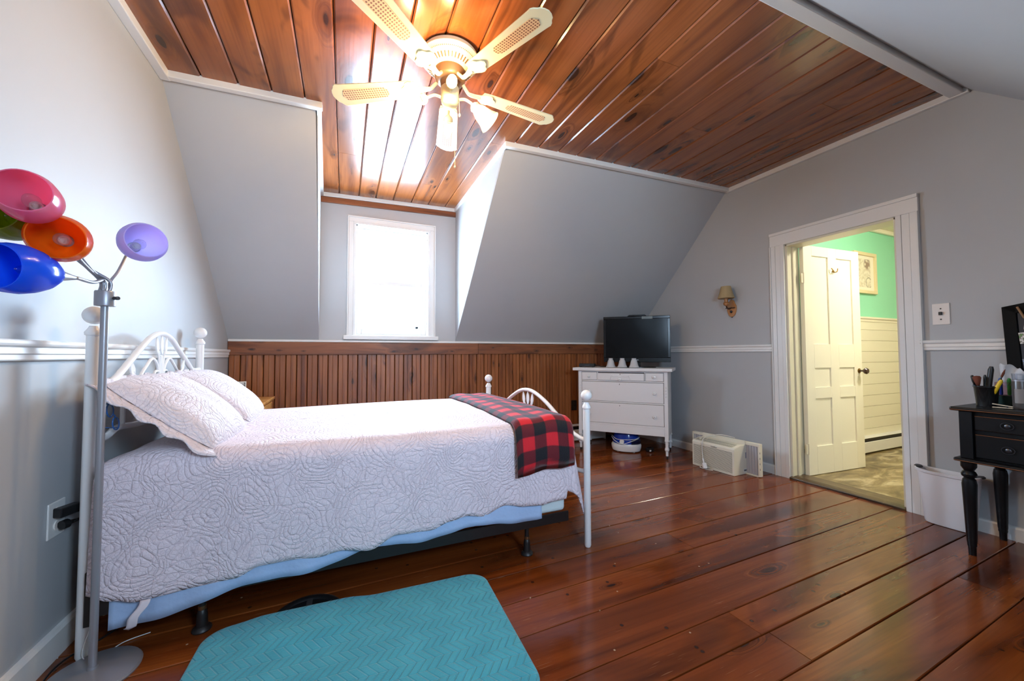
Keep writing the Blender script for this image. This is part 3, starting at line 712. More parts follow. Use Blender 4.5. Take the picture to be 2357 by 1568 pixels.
for y in (1.812, 2.945):
    mb = MB(); mb.box(-.79, 1.115, y-.004, y+.004, .145, .195); mb.box(-.79, 1.115, min(y, y+(.04 if y < 2 else -.04)), max(y, y+(.04 if y < 2 else -.04)), .145, .150); mb.make('side_rail', m_frame, bed, world=True)
m_copper = plain('copper_band', (120,84,56), .35, metal=.8)
for x in (-.485, .882):
    mb = MB(); mb.box(x-.02, x+.02, 1.812, 2.945, .150, .158); mb.make('cross_brace', m_frame, bed, world=True)
    for y in (1.842, 2.915):
        lg = MB().lathe([(.030, 0), (.032, .004), (.030, .010), (.019, .018), (.017, .06), (.014, .075), (.011, .078), (.011, .15)], 18, Matrix.Translation((x, y, 0))).make('leg', m_frame, bed, smooth=40, world=True)
        MB().lathe([(.0135, .078), (.0135, .092)], 16, Matrix.Translation((x, y, 0))).make('band', m_copper, lg, smooth=40, world=True)
MB().box(-.80, -.785, 1.80, 2.96, .12, .30).make('head_bracket', m_frame, bed, world=True)

m_spring = plain('box_spring_ticking', (206,220,222), .8, bump=(90, .1, .002))
tag(MB().box(-.775, 1.10, 1.815, 2.945, .197, .385).make('box_spring', m_spring, bevel=.02, seg=3), 'pale box spring resting on the black bed frame', 'box spring')
tag(MB().box(-.77, 1.10, 1.83, 2.93, .387, .645).make('mattress', plain('mattress_ticking', (232,232,235), .8), bevel=.05, seg=4), 'white mattress hidden under the quilt', 'mattress')
# blue sheet: hangs on the near side below the quilt
def hemz(x):
    pts = [(-.80, .24), (-.72, .205), (-.65, .183), (-.58, .184), (-.49, .188), (-.375, .192), (-.29, .222), (-.19, .222), (-.09, .212), (0, .226), (.107, .208), (.217, .248), (.30, .242), (.371, .238), (.463, .262), (.538, .273), (.625, .255), (.74, .288), (.85, .27), (.938, .265), (1.03, .275), (1.2, .27)]
    for (a, za), (b, zb) in zip(pts, pts[1:]):
        if x <= b: t = (x-a)/(b-a); t = t*t*(3-2*t); return za+(zb-za)*t
    return pts[-1][1]
def sheet_fn(u, v):
    x = -.735+u*1.68
    hz = .118+.03*math.sin(2.6*x+1)+.05*max(0, u)+.012*math.sin(13*x)+.035*u
    z = .40+(hz-.40)*v
    return (x, 1.806-.008*v+.006*math.sin(17*x)*v-.004*math.sin(41*x+1)*v, z)
m_sheet = plain('light_blue_sheet', (168,192,226), .85, bump=(14, .5, .01))
tag(MB().grid(sheet_fn, 120, 10).make('bed_sheet', m_sheet, smooth=True, solid=.002), 'light blue sheet showing below the quilt hem', 'sheet')
# quilt: spine-to-hem columns around the mattress rectangle
def quilt_mat(name, c1, c2):
    t = NT(name); p = t.obj()
    d0 = t.new('ShaderNodeTexNoise'); t.put(d0.inputs['Vector'], p); d0.inputs['Scale'].default_value = 5.5; d0.inputs['Detail'].default_value = 1
    q_ = t.vmath('ADD', p, t.vmath('MULTIPLY', t.vmath('SUBTRACT', d0.outputs['Color'], (.5, .5, .5)), (.15, .15, .15)))
    v = t.vor(q_, 5.6); dd = v.outputs['Distance']
    rings = t.math('SINE', t.math('MULTIPLY', dd, 38.0))
    rr = t.math('POWER', t.math('ABSOLUTE', rings), .55)
    v2 = t.vor(q_, 34.0, 'DISTANCE_TO_EDGE'); ve = t.step(v2.outputs['Distance'], .0, .10)
    v3 = t.vor(p, 75.0, 'DISTANCE_TO_EDGE'); vg = t.step(v3.outputs['Distance'], .0, .12)
    h = t.math('ADD', t.math('MULTIPLY', rr, .55), t.math('MULTIPLY', ve, .34)); h = t.math('ADD', h, t.math('MULTIPLY', vg, .16))
    h = t.math('ADD', h, t.math('MULTIPLY', t.noise(p, 26, 3), .5))
    t.set(col=t.mix(t.step(h, .1, 1.2), c1, c2), rough=.62, sheen=.15)
    t.bump(h, .7, .0075); return t.m
m_quilt = quilt_mat('pink_white_quilt', lin((210,194,203)), lin((232,217,224)))
m_sham = quilt_mat('quilted_sham', lin((214,202,208)), lin((228,218,224)))
QX0, QX1, QY0, QY1 = -.785, 1.085, 1.865, 2.905
def top_z(x, y):
    e = min(1, max(0, (x-QX0)/.16)); e = e*(2-e)
    return .655+.030*e+.010*math.sin(2.2*x+.5)*math.sin(3*y)+.012*(y-2.3)
cols_q = []   # (edge point, outward dir, drop length)
N1 = 150
for i in range(N1+1):
    x = QX0+(QX1-QX0)*i/N1; cols_q.append((Vector((x, QY0, 0)), Vector((0,-1,0)), None, x))
for k in range(1, 24):
    a = PI/2*k/24; cols_q.append((Vector((QX1, QY0, 0)), Vector((math.sin(a), -math.cos(a), 0)), a, QX1))
for i in range(0, 41):
    y = QY0+(QY1-QY0)*i/40; cols_q.append((Vector((QX1, y, 0)), Vector((1,0,0)), 'foot', QX1))
for k in range(1, 12):
    a = PI/2*k/12; cols_q.append((Vector((QX1, QY1, 0)), Vector((math.cos(a), math.sin(a), 0)), 'farc', QX1))
for i in range(0, 61):
    x = QX1+(QX0-QX1)*i/60; cols_q.append((Vector((x, QY1, 0)), Vector((0,1,0)), 'far', x))
NS = 20; NDn = 26
ym = (QY0+QY1)/2; vq = []; fq = []
for ci, (e, d, kd, x) in enumerate(cols_q):
    zt = top_z(e.x, e.y)
    sx_ = min(max(e.x, QX0), QX1-.45); spine = Vector((sx_ if kd is None or kd == 'far' else QX1-.45, ym, 0))
    if kd is None:
        L_ = zt-hemz(x); rad = .085 if x > -.6 else .085
    elif kd == 'foot': L_ = .40
    elif kd == 'far': L_ = .42
    elif kd == 'farc': L_ = .42
    else:
        t = kd/(PI/2); Ln = top_z(QX1, QY0)-hemz(QX1)
        L_ = min(Ln/max(.02, math.cos(kd)), .42/max(.02, math.sin(kd))); L_ = min(L_, .628)
    for j in range(NS):
        s_ = j/NS; p = spine+(e-spine)*s_
        vq.append((p.x, p.y, top_z(p.x, p.y)+.003*math.sin(23*p.x+5*p.y)*math.sin(19*p.y)*math.sin(PI*s_)))
    R_ = .070
    for j in range(NDn+1):
        q_ = j/NDn; l = L_*q_
        # quarter-round shoulder then near vertical fall
        arc = R_*PI/2
        if l < arc: th = l/R_; o_ = R_*math.sin(th); dz = R_*(1-math.cos(th))
        else: o_ = R_; dz = R_+(l-arc)
        fall = max(0, l-arc)
        if kd is None:
            o_ += .010*fall/.4 + (.010*math.sin(6.5*x+.6)+.005*math.sin(15*x))*fall/.4
        elif isinstance(kd, float):
            fold = math.sin(kd*2)**2
            o_ += .050*fold*fall/.5 + .014*math.sin(kd*6)*fall/.5
            if kd < .5: o_ += .010*fall/.4
        elif kd == 'foot': o_ += -.022*fall/.4
        dz *= 1.0 if kd is not None else (zt-hemz(x))/(L_-arc+R_)
        p = e+d*o_
        if isinstance(kd, float): p.x += .055*math.sin(kd*2)*fall/.5
        vq.append((p.x, p.y, zt-dz))
m_ = NS+NDn+1
for c in range(len(cols_q)-1):
    for j in range(m_-1): fq.append((c*m_+j, (c+1)*m_+j, (c+1)*m_+j+1, c*m_+j+1))
qb = MB(); qb.add(vq, fq)
quilt = tag(qb.make('quilt', m_quilt, smooth=True, solid=.007, recalc=False, weld=.0006), 'pale pink-white quilted coverlet with scalloped hem on the bed', 'quilt')
mb = MB(); mb.grid(lambda u, v: (-.628-.04*v+.028*(u-.5)+.004*math.sin(9*v), 1.772-.012*math.sin(3*v)-.01*v, .187-.085*v+(.012*abs(u-.5) if v > .95 else 0)), 5, 10); mb.make('fabric_tag', plain('ribbon', (216,208,214), .7), quilt, smooth=True, solid=.0015)

def pillow(c, ax, ay, L_, W_, T_, label, name='pillow'):
    # ax: along length, ay: up the slope
    ax = Vector(ax).normalized(); az = ax.cross(Vector(ay)).normalized(); ay = az.cross(ax)
    M = Matrix(((ax.x, ay.x, az.x, 0), (ax.y, ay.y, az.y, 0), (ax.z, ay.z, az.z, 0), (0,0,0,1)))
    t = thing(name, label, 'pillow', c, 0, None)
    def body(sgn):
        def fn(u, v):
            a, b = u*2-1, v*2-1
            k = (1-abs(a)**2.6)*(1-abs(b)**2.6)
            z = T_*.5*(max(0, k)**.55)*(1 if sgn > 0 else -.55)
            z += sgn*.004*math.sin(11*a+3*b)*k
            pin = 1-.075*(a*a*b*b)**1.5
            return M @ Vector((a*L_/2*pin, b*W_/2*pin, z))
        return fn
    mb = MB(); mb.grid(body(1), 34, 28); mb.grid(body(-1), 34, 28); o = mb.make('body', m_sham, t, smooth=True)
    # scalloped flange
    mb = MB(); n = 120; vs = []; fs = []
    for i in range(n):
        a = 2*PI*i/n; ca, sa = math.cos(a), math.sin(a)
        sq = (abs(ca)**7+abs(sa)**7)**(-1/7); x, y = ca*sq, sa*sq
        sc_ = 1+.010*abs(math.sin(i*PI/6))
        for k in range(4):
            e_ = k/3*.045
            px = x*L_/2*.97 + x*e_*sc_; py = y*W_/2*.97 + y*e_*sc_
            vs.append(M @ Vector((px, py, -.012*k/3*(1+math.sin(i*.9)*.7) - .004)))
    for i in range(n):
        for k in range(3): fs.append((i*4+k, ((i+1) % n)*4+k, ((i+1) % n)*4+k+1, i*4+k+1))
    mb.add(vs, fs); mb.make('flange', m_sham, t, smooth=True, solid=.004)
    return t
pillow((-.615, 2.065, .808), (.03, 1, .0), (-.78, .05, .62), .50, .44, .18, 'quilted pillow sham leaning on the headboard above the eyeglasses')
pillow((-.618, 2.662, .812), (-.03, 1, .0), (-.78, 0, .62), .52, .42, .16, 'quilted pillow sham leaning on the headboard beside the nightstand')

# plaid throw over the foot of the bed
def plaid():
    t = NT('buffalo_plaid'); uv = t.new('ShaderNodeTexCoord').outputs['UV']
    sep = t.new('ShaderNodeSeparateXYZ'); t.put(sep.inputs[0], uv)
    def stripe(s_): return t.step(t.math('SINE', t.math('MULTIPLY', s_, PI/.066)), -.18, .18)
    a, b = stripe(sep.outputs[0]), stripe(sep.outputs[1])
    c = t.mix(a, lin((206,24,38)), lin((98,10,24))); c2 = t.mix(a, lin((98,10,24)), lin((14,14,22)))
    c = t.mix(b, c, c2)
    t.set(col=c, rough=.85, sheen=.12); t.bump(t.noise(t.pos(), 180, 3), .5, .004); return t.m
def throw_pt(a, s_, off):
    # a: 0..1 across width (head side -> foot side), s_: path length from the far end
    Lt = 1.10
    yy = 2.935-s_
    x = .745+.335*a+.012*math.sin(3*s_)+.058*s_/1.4
    ycut = 1.80-.008-off*.6
    if yy > ycut+.05:
        z = top_z(x, yy)+.006+off
        y = yy
    else:
        l = ycut+.05-yy; R_ = .07
        if l < R_*PI/2: th = l/R_; y = ycut+.05-R_*math.sin(th); z = top_z(x, 1.85)+.006+off-R_*(1-math.cos(th))
        else: y = ycut+.05-R_-.012*min(1, (l-.11)/.1); z = top_z(x, 1.85)+.006+off-R_-(l-R_*PI/2)
    z += .006*math.sin(9*a+7*s_)*math.sin(PI*a)
    y += -.006*math.sin(8*a+2)*max(0, s_-1.15)*4
    return Vector((x, y, z))
th = MB(); vs = []; uvs = []; fs = []
NA, NSx = 22, 90
for layer, off, smax in ((0, .004, 1.395), (1, .016, 1.375), (2, .030, 1.36)):
    pass
for i in range(NA*2):
    # closed cross-section loop: bottom layer then top layer (folded edge)
    for j in range(NSx+1):
        s_ = j/NSx
        if i < NA: a = i/(NA-1); off = .002+.004*math.sin(PI*a); L_ = 1.39
        else: a = 1-(i-NA)/(NA-1); off = .010+.022*math.sin(PI*min(1, max(0, a)))**.35; L_ = 1.375
        L_ += -.02*a
        p = throw_pt(a, s_*L_, off); vs.append(p); uvs.append((a*.335+.3, s_*L_+.02))
mm = NSx+1
for i in range(NA*2):
    i2 = (i+1) % (NA*2)
    for j in range(NSx): fs.append((i*mm+j, i2*mm+j, i2*mm+j+1, i*mm+j+1))
fs.append(tuple(i*mm+NSx for i in range(NA*2))); fs.append(tuple(i*mm for i in range(NA*2))[::-1])
th.add(vs, fs); th.uv = uvs
tag(th.make('throw_blanket', plaid(), smooth=True), 'red and black buffalo plaid fleece throw folded over the bed foot', 'blanket')

# eyeglasses on the headboard rail, phone charger bits
m_specs = plain('blue_plastic_frame', (46,96,160), .25, coat=.4)
eg = thing('eyeglasses', 'blue framed eyeglasses hooked on the headboard rail', 'eyeglasses', (-.795, 1.905, .757))
def ring(cx, cy, rx, ry, n=18): return [(cx+rx*math.cos(2*PI*k/n)*(1+.12*math.cos(4*PI*k/n)*0), cy+ry*math.sin(2*PI*k/n)) for k in range(n)]
R2 = Matrix.Rotation(math.radians(-52), 4, 'X')
mb = MB()
for s_ in (-1, 1):
    mb.tube([R2 @ Vector((.004, s_*.034+a, b)) for a, b in ring(0, 0, .026, .020)], .0026, 6, True)
mb.tube([R2 @ Vector((.006, a, b)) for a, b in ((-.009, .004), (0, .009), (.009, .004))], .0024, 6)
for s_ in (-1, 1): mb.tube([R2 @ Vector(p) for p in ((.004, s_*.062, .006), (-.02, s_*.062, .006), (-.045, s_*.05, .0))], .0022, 6)
for v_ in range(len(mb.v)): mb.v[v_] = mb.v[v_] + Vector((.006, .0, .055))
mb.make('frame', m_specs, eg, smooth=True)
mb = MB()
for s_ in (-1, 1): mb.prism([(a+s_*.034, b) for a, b in ring(0, 0, .024, .018)], 0, .0012, Matrix.Translation((.010, 0, .055)) @ R2 @ Matrix(((0,0,1,0), (1,0,0,0), (0,1,0,0), (0,0,0,1))))
mb.make('lenses', clear('lens_glass', (.92, .96, 1), .1), eg)

# ------------------------------------------------------------------ nightstand beyond the bed
m_honey = wood('honey_pine', 0, lin((176,108,44)), lin((214,146,72)), lin((232,172,96)), rough=.3, coat=.3, knot=.2, gvar=.1)
ns = thing('nightstand', 'honey pine nightstand in the corner behind the bed', 'nightstand', (-.715, 3.42, 0))
MB().box(-.185, .185, -.35, .35, .672, .695).make('top', m_honey, ns, bevel=.007, seg=3)
MB().box(-.165, .165, -.32, .32, .52, .671).make('drawer_box', m_honey, ns, bevel=.002)
for x in (-.15, .15):
    for y in (-.305, .305): MB().box(x-.018, x+.018, y-.018, y+.018, 0, .52).make('leg', m_honey, ns, bevel=.003)
MB().box(.165, .174, -.28, .28, .54, .655).make('drawer', m_honey, ns, bevel=.003)
MB().sphere((.186, 0, .597), .012, 12).make('knob', m_honey, ns, smooth=True)
mb = MB(); n = 64
po = [(.125*(1+.05*abs(math.sin(8*2*PI*k/n)))*math.cos(2*PI*k/n), .22*(1+.05*abs(math.sin(8*2*PI*k/n)))*math.sin(2*PI*k/n)) for k in range(n)]
mb.prism(po, .6955, .6975, Matrix.Translation((-.73, 3.44, 0))); tag(mb.make('doily', plain('lace_white', (232,228,222), .9, bump=(200, .6, .003))), 'white lace doily with scalloped edge on the nightstand', 'doily')
def bwphoto():
    t = NT('old_photo'); p = t.obj(); n = t.noise(p, 26, 4, .7)
    t.set(col=t.ramp(n, [(.42, lin((50,48,46))), (.5, lin((140,138,132))), (.56, lin((206,202,194)))]), rough=.3); return t.m
ph = thing('photograph', 'small black and white photograph propped on the nightstand', 'photo', (-.79, 3.70, .6955), math.radians(10))
Mt = Matrix.Rotation(math.radians(-16), 4, 'X')
MB().box(-.065, .065, -.002, .002, 0, .135, Mt).make('border', plain('photo_border', (228,224,212), .5), ph)
MB().box(-.058, .058, -.0028, -.002, .008, .127, Mt).make('picture', bwphoto(), ph)
MB().box(-.02, .02, .02, .024, 0, .10, Matrix.Rotation(math.radians(14), 4, 'X')).make('stand', m_black, ph)
# ------------------------------------------------------------------ floor lamp
m_steel = plain('brushed_grey_metal', (156,156,162), .38, metal=.5)
LP = Vector((-.739, 1.722, 0))
lamp = thing('floor_lamp', 'grey metal floor lamp with five coloured plastic shades beside the bed', 'floor lamp', LP)
MB().lathe([(.118, 0), (.120, .006), (.116, .012), (.085, .020), (.04, .025), (.014, .027), (.013, .034), (.001, .034)], 48).make('base', m_steel, lamp, smooth=35)
MB().lathe([(.0105, .02), (.0105, 1.215)], 16).make('pole', m_steel, lamp, smooth=40)
cl = MB().lathe([(.012, 1.205), (.026, 1.206), (.0265, 1.21), (.0265, 1.252), (.025, 1.256), (.001, 1.256)], 24).make('collar', m_steel, lamp, smooth=40)
MB().lathe([(.0035, .024), (.0035, .030), (.006, .030), (.006, .045), (.005, .046)], 12, aim((0, 0, 1.232), (.8, -.35, 0))).make('switch_knob', plain('dark_switch', (70,68,70), .4, metal=.6), cl, smooth=40)
def shade_prof(L_=.15, r=.063):
    o_ = [(.016, 0), (.030, L_*.10), (.047, L_*.28), (.058, L_*.48), (r, L_*.66), (r*.98, L_*.84), (r*.87, L_*1.0)]
    return o_ + [(a-.0025, b) for a, b in o_[::-1]]
m_clearb = clear('clear_bulb_glass', (.95, .95, .95), .16)
m_socket = plain('white_socket', (220,216,208), .5)
shades = [  # name, colour, centre of shade, axis (neck -> opening)
    ('lavender', (216,208,254), (-.640, 1.690, 1.420), (.67, -1.05, .0)),
    ('orange', (252,140,30), (-.722, 1.460, 1.362), (.30, -.84, -.14)),
    ('pink', (250,152,186), (-.731, 1.360, 1.434), (.24, -.78, .02)),
    ('blue', (40,120,250), (-.755, 1.400, 1.260), (-.20, -.80, -.04)),
    ('olive', (150,160,44), (-.838, 1.500, 1.415), (-.02, -1.0, .06))]
for i, (nm, c, ctr, ax) in enumerate(shades):
    ctr = Vector(ctr)-LP; ax = Vector(ax).normalized(); L_ = .15
    nk = ctr-ax*L_*.55
    a = 2*PI*i/5+.9; b0 = Vector((.013*math.cos(a), .013*math.sin(a), 1.255))
    tk = nk-ax*.05
    MB().tube(spline([b0, b0+Vector((0, 0, .035)), b0*.6+tk*.4+Vector((0,0,.3*(b0.z-tk.z)*0+.012)), tk-ax*.01, tk], 6), .0052, 8).make('arm', m_steel, lamp, smooth=True)
    MB().lathe([(.005, -.055), (.008, -.04), (.016, -.002), (.0175, .004), (.012, .006)], 18, aim(nk, ax)).make('neck_cone', m_steel, lamp, smooth=40)
    s_ = MB().lathe(shade_prof(.15, .063 if nm != 'pink' else .058), 36, aim(nk, ax)).make('shade', translucent(nm+'_plastic', c, .62, .18, .3), lamp, smooth=50)
    MB().lathe([(.013, .002), (.013, .030), (.011, .034)], 14, aim(nk, ax)).make('socket', m_socket, s_, smooth=40)
    MB().lathe([(.008, .034), (.009, .040), (.016, .056), (.0175, .070), (.013, .090), (.005, .106), (.001, .110)], 14, aim(nk, ax)).make('bulb', m_clearb, s_, smooth=True)
# lamp cord with plug up to the outlet
mb = MB(); mb.tube([p-LP for p in map(Vector, spline([(-.62, 1.64, .006), (-.70, 1.56, .006), (-.83, 1.62, .006), (-.865, 1.74, .006), (-.862, 1.84, .006), (-.80, 1.93, .006), (-.78, 2.0, .006), (-.80, 2.02, .05), (-.83, 1.99, .25), (-.85, 1.93, .44), (-.872, 1.885, .455)], 8))], .003, 6); mb.make('cord', m_black, lamp, smooth=True)
mb = MB(); mb.lathe([(.015, -.012), (.016, .006), (.008, .014), (.005, .040)], 12, aim(Vector((-.885, 1.868, .455))-LP, (.4, .9, 0))); mb.make('plug', m_black, lamp, smooth=40)
ch = thing('phone_charger', 'black plug-in phone charger with a thin white cable', 'charger', (-.905, 1.866, .485))
mb = MB(); mb.box(.002, .034, -.02, .05, .0, .032, Matrix.Rotation(math.radians(-22), 4, 'Z')); mb.make('adapter', m_black, ch, bevel=.004, world=False)
mb = MB(); mb.tube([Vector(p)-Vector((-.905, 1.866, .485)) for p in spline([(-.862, 1.915, .503), (-.83, 1.95, .48), (-.80, 1.94, .35), (-.79, 1.85, .15), (-.80, 1.80, .03), (-.76, 1.82, .004), (-.72, 1.872, .004), (-.655, 1.896, .004)], 8)], .0016, 6); mb.make('cable', m_bedwhite, ch, smooth=True)

# ------------------------------------------------------------------ rug
def rug_mat():
    t = NT('teal_plush'); p = t.obj(); sep = t.new('ShaderNodeSeparateXYZ'); t.put(sep.inputs[0], p)
    x, y = sep.outputs[0], sep.outputs[1]
    zz = t.math('PINGPONG', y, .046)
    wv = t.math('SINE', t.math('MULTIPLY', t.math('ADD', x, t.math('MULTIPLY', zz, .75)), 2*PI/.030))
    l1 = t.step(wv, -1.0, -.70); l2 = t.step(t.math('PINGPONG', y, .023), 0, .004)
    h = t.math('ADD', t.math('MULTIPLY', l1, .7), t.math('MULTIPLY', l2, .25)); h = t.math('ADD', h, t.math('MULTIPLY', t.noise(p, 220, 3), .35)); h = t.math('ADD', h, t.math('MULTIPLY', t.noise(p, 14, 3), .5))
    n = t.noise(p, 9, 4)
    t.set(col=t.mix(n, lin((42,144,166)), lin((72,180,200))), rough=.9, sheen=.3); t.bump(h, .9, .005); return t.m
RC = Vector((-.125, 1.770, 0)); RP = Vector((.062, 1.435, 0)); ra = math.radians(-2.2)
def rug_lift(x, y):
    wx, wy = RP.x+x*math.cos(ra)-y*math.sin(ra), RP.y+x*math.sin(ra)+y*math.cos(ra)
    d = math.hypot(wx-RC.x, wy-RC.y); t = min(1, max(0, (.26-d)/.12)); return .0125*t*t*(3-2*t)
mb = MB(); ol_ = rrect(1.07, .70, .085, 10); nn = 0; oo = []
for (a, b) in zip(ol_, ol_[1:]+ol_[:1]):
    k = max(1, int(math.hypot(b[0]-a[0], b[1]-a[1])/.03)); oo += [(a[0]+(b[0]-a[0])*i/k, a[1]+(b[1]-a[1])*i/k) for i in range(k)]
nn = len(oo); vs = []; fs = []; lev = [(0.985, 0, .003), (1.0, 0, .008), (.997, 0, .0125), (.985, 0, .0155)] + [(q_, 0, .016) for q_ in (.96, .9, .8, .7, .6, .5, .4, .3, .2, .1)]
for q_, _, z in lev:
    for x, y in oo: vs.append((x*q_, y*q_, z+rug_lift(x*q_, y*q_)))
for k in range(len(lev)-1):
    for i in range(nn): fs.append((k*nn+i, k*nn+(i+1) % nn, (k+1)*nn+(i+1) % nn, (k+1)*nn+i))
fs.append(tuple((len(lev)-1)*nn+i for i in range(nn)))
for x, y in oo: vs.append((x*.98, y*.98, .0005+rug_lift(x*.98, y*.98)))
b0 = len(lev)*nn
for i in range(nn): fs.append((b0+(i+1) % nn, b0+i, i, (i+1) % nn) )
mb.add(vs, fs); rug = mb.make('rug', rug_mat(), smooth=True)
rug.location = RP; rug.rotation_euler = (0, 0, ra)
tag(rug, 'teal plush rug with rounded corners and herringbone texture on the floor', 'rug')
rf = thing('round_stand', 'black round ring-shaped stand half tucked under the teal rug', 'stand', RC)
mb = MB(); mb.lathe([(.100, .001), (.128, .001), (.130, .004), (.124, .010), (.112, .0115), (.104, .009), (.099, .004)], 48); mb.make('outer_ring', m_black, rf, smooth=40)
mb = MB()
for k in range(6): a = PI*k/3+.5; mb.bar((.02*math.cos(a), .02*math.sin(a), .005), (.104*math.cos(a), .104*math.sin(a), .005), .022, .005)
mb.make('spokes', plain('dark_grey_plastic', (62,58,58), .35), rf)
MB().lathe([(.030, .001), (.030, .008), (.026, .010), (.001, .0105)], 20).make('hub', m_black, rf, smooth=40)

# ------------------------------------------------------------------ dresser
m_dw = plain('white_painted_dresser', (234,232,232), .4, bump=(18, .05, .004))
m_edge = plain('dark_drawer_gap', (70,60,60), .7)  # dark grey behind the drawer fronts, also on knob screws and keyholes
RZ = math.atan2(-.76750, .64105)
DO = Vector((2.352, 3.584, 0)); DL = .909; DD = .44
ds = thing('dresser', 'white painted three-tier dresser on castors standing across the corner', 'dresser', DO, RZ)
TOPZ = .892
MB().box(-.055, DL+.045, -.035, DD+.02, TOPZ-.032, TOPZ).make('top', m_dw, ds, bevel=.004)
MB().box(.0, .014, .03, DD-.02, .20, TOPZ-.033).make('side_panel', m_dw, ds); MB().box(DL-.014, DL, .03, DD-.02, .20, TOPZ-.033).make('side_panel', m_dw, ds)
MB().box(.0, DL, DD-.03, DD-.02, .20, TOPZ-.033).make('back_panel', m_dw, ds)
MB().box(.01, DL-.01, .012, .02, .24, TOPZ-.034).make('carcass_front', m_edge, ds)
for x in (.0, DL-.036):
    for y in (-.004, DD-.05):
        lg = MB(); lg.box(x, x+.036, y, y+.04, .175, TOPZ-.033); lg.make('corner_post', m_dw, ds, bevel=.003)
        cx, cy_ = x+.018, y+.020
        l2 = MB().lathe([(.013, .028), (.013, .075), (.020, .080), (.022, .092), (.018, .104), (.015, .112), (.016, .165), (.024, .170), (.024, .178)], 8, Matrix.Translation((cx, cy_, 0)) @ Matrix.Rotation(PI/8, 4, 'Z')).make('leg', m_dw, ds)
        mb = MB(); mb.lathe([(.013, -.006), (.013, .006)], 14, aim((cx, cy_, .0135), (1,0,0))); mb.box(cx-.004, cx+.004, cy_-.004, cy_+.004, .013, .03); mb.make('castor', m_black, l2)
for x in (.005, DL-.033):   # carved drops on the front posts
    mb = MB()
    for k in range(4): mb.sphere((x+.014, -.005, .70-.03*k), .007, 8, (1, .5, 1.2))
    mb.make('carved_drop', m_dw, ds, smooth=True)
MB().box(.036, DL-.036, -.002, .02, .215, .295).make('apron', m_dw, ds, bevel=.003)
for z0, z1 in ((.295, .312), (.528, .540), (.748, .760), (TOPZ-.045, TOPZ-.034)):
    MB().box(.036, DL-.036, -.002, .018, z0, z1).make('divider', m_dw, ds, bevel=.0015)
for x0, x1 in ((.206, .214), (.690, .698)): MB().box(x0, x1, -.002, .018, .760, TOPZ-.045).make('divider', m_dw, ds, bevel=.0015)
def knob(parent, x, z, y=-.006):
    MB().lathe([(.007, 0), (.007, .008), (.014, .012), (.017, .018), (.015, .024), (.006, .027), (.001, .0275)], 18, aim((x, y, z), (0,-1,0))).make('knob', m_bedwhite, parent, smooth=40)
    MB().lathe([(.003, 0), (.003, .001)], 8, aim((x, y-.0275, z), (0,-1,0))).make('knob_screw', m_edge, parent)
def keyhole(parent, x, z, y=-.0065):
    MB().box(x-.0025, x+.0025, y-.001, y, z-.006, z+.006).make('keyhole', m_edge, parent)
def drawer(x0, x1, z0, z1, kns, kh=None, y=-.006, tilt=0):
    d = MB().box(x0, x1, y, .012, z0, z1).make('drawer', m_dw, ds, bevel=.002)
    for kx, kz in kns: knob(d, kx, kz, y)
    if kh: keyhole(d, kh[0], kh[1], y-.0005)
    return d
drawer(.040, DL-.040, .315, .524, [(DL-.125, .408), (.125, .408)], (.44, .500))
drawer(.040, DL-.040, .543, .744, [(DL-.125, .640), (.125, .640)], (.44, .722))
drawer(.040, .203, .763, TOPZ-.049, [(.118, .802)]); drawer(.701, DL-.040, .763, TOPZ-.049, [(DL-.125, .806)])
dm = drawer(.217, .687, .763, TOPZ-.055, [(.448, .776)], (.45, .826), -.014)
mb = MB(); mb.tube(spline([(.36, -.016, .812), (.39, -.017, .800), (.42, -.017, .806), (.448, -.017, .796), (.476, -.017, .806), (.506, -.017, .800), (.536, -.016, .812)], 5), .003, 6)
for s_ in (-1, 1):
    for k in range(3): mb.sphere((.448+s_*(.088+.006*k), -.015, .806-.014*k), .005, 8)
mb.make('carved_swag', m_dw, dm, smooth=True)

# television
m_tvb = plain('tv_bezel_black', (8,8,10), .2, coat=.15, spec=.35); m_scr = plain('tv_screen', (5,5,7), .14, spec=.3)
Mloc = Matrix.Translation(DO) @ Matrix.Rotation(RZ, 4, 'Z')
tp = Mloc @ Vector((.578, .24, 0))
tv = thing('television', 'black flat screen television on the white dresser', 'television', (tp.x, tp.y, TOPZ), RZ+math.radians(9))
MB().lathe([(.16, 0), (.158, .008), (.10, .014), (.02, .016)], 32, None, sx=1.25, sy=.62).make('stand_base', m_tvb, tv, smooth=40)
MB().box(-.04, .04, .01, .035, .012, .10).make('stand_neck', m_tvb, tv, bevel=.004)
W_, Z0, Z1 = .345, .058, .556
mb = MB(); b = .03
mb.box(-W_, W_, -.022, .030, Z0, Z0+b*1.6); mb.box(-W_, W_, -.022, .030, Z1-b, Z1); mb.box(-W_, -W_+b, -.022, .030, Z0+b*1.6, Z1-b); mb.box(W_-b, W_, -.022, .030, Z0+b*1.6, Z1-b)
mb.box(-W_+.02, W_-.02, .0, .045, Z0+.02, Z1-.02); mb.make('bezel', m_tvb, tv, bevel=.004)
MB().box(-W_+b, W_-b, -.018, -.001, Z0+b*1.6, Z1-b).make('screen', m_scr, tv)
mb = MB(); mb.prism([(-.12, 0), (-.10, .014), (.06, .016), (.08, 0)], -.02, .03, Matrix.Translation((.03, 0, Z1)) @ Matrix.Rotation(PI/2, 4, 'X')); mb.make('sensor_bump', m_tvb, tv, bevel=.003)
MB().box(.06, .17, -.0235, -.022, Z1-.032, Z1-.004).make('paper_label', plain('grey_label', (120,132,134), .6), tv)
MB().box(-.02, .02, -.0235, -.022, Z0+.02, Z0+.026).make('maker_badge', plain('silver_badge', (190,190,194), .3, metal=.7), tv)
cb = Mloc @ Vector((.055, .16, 0))
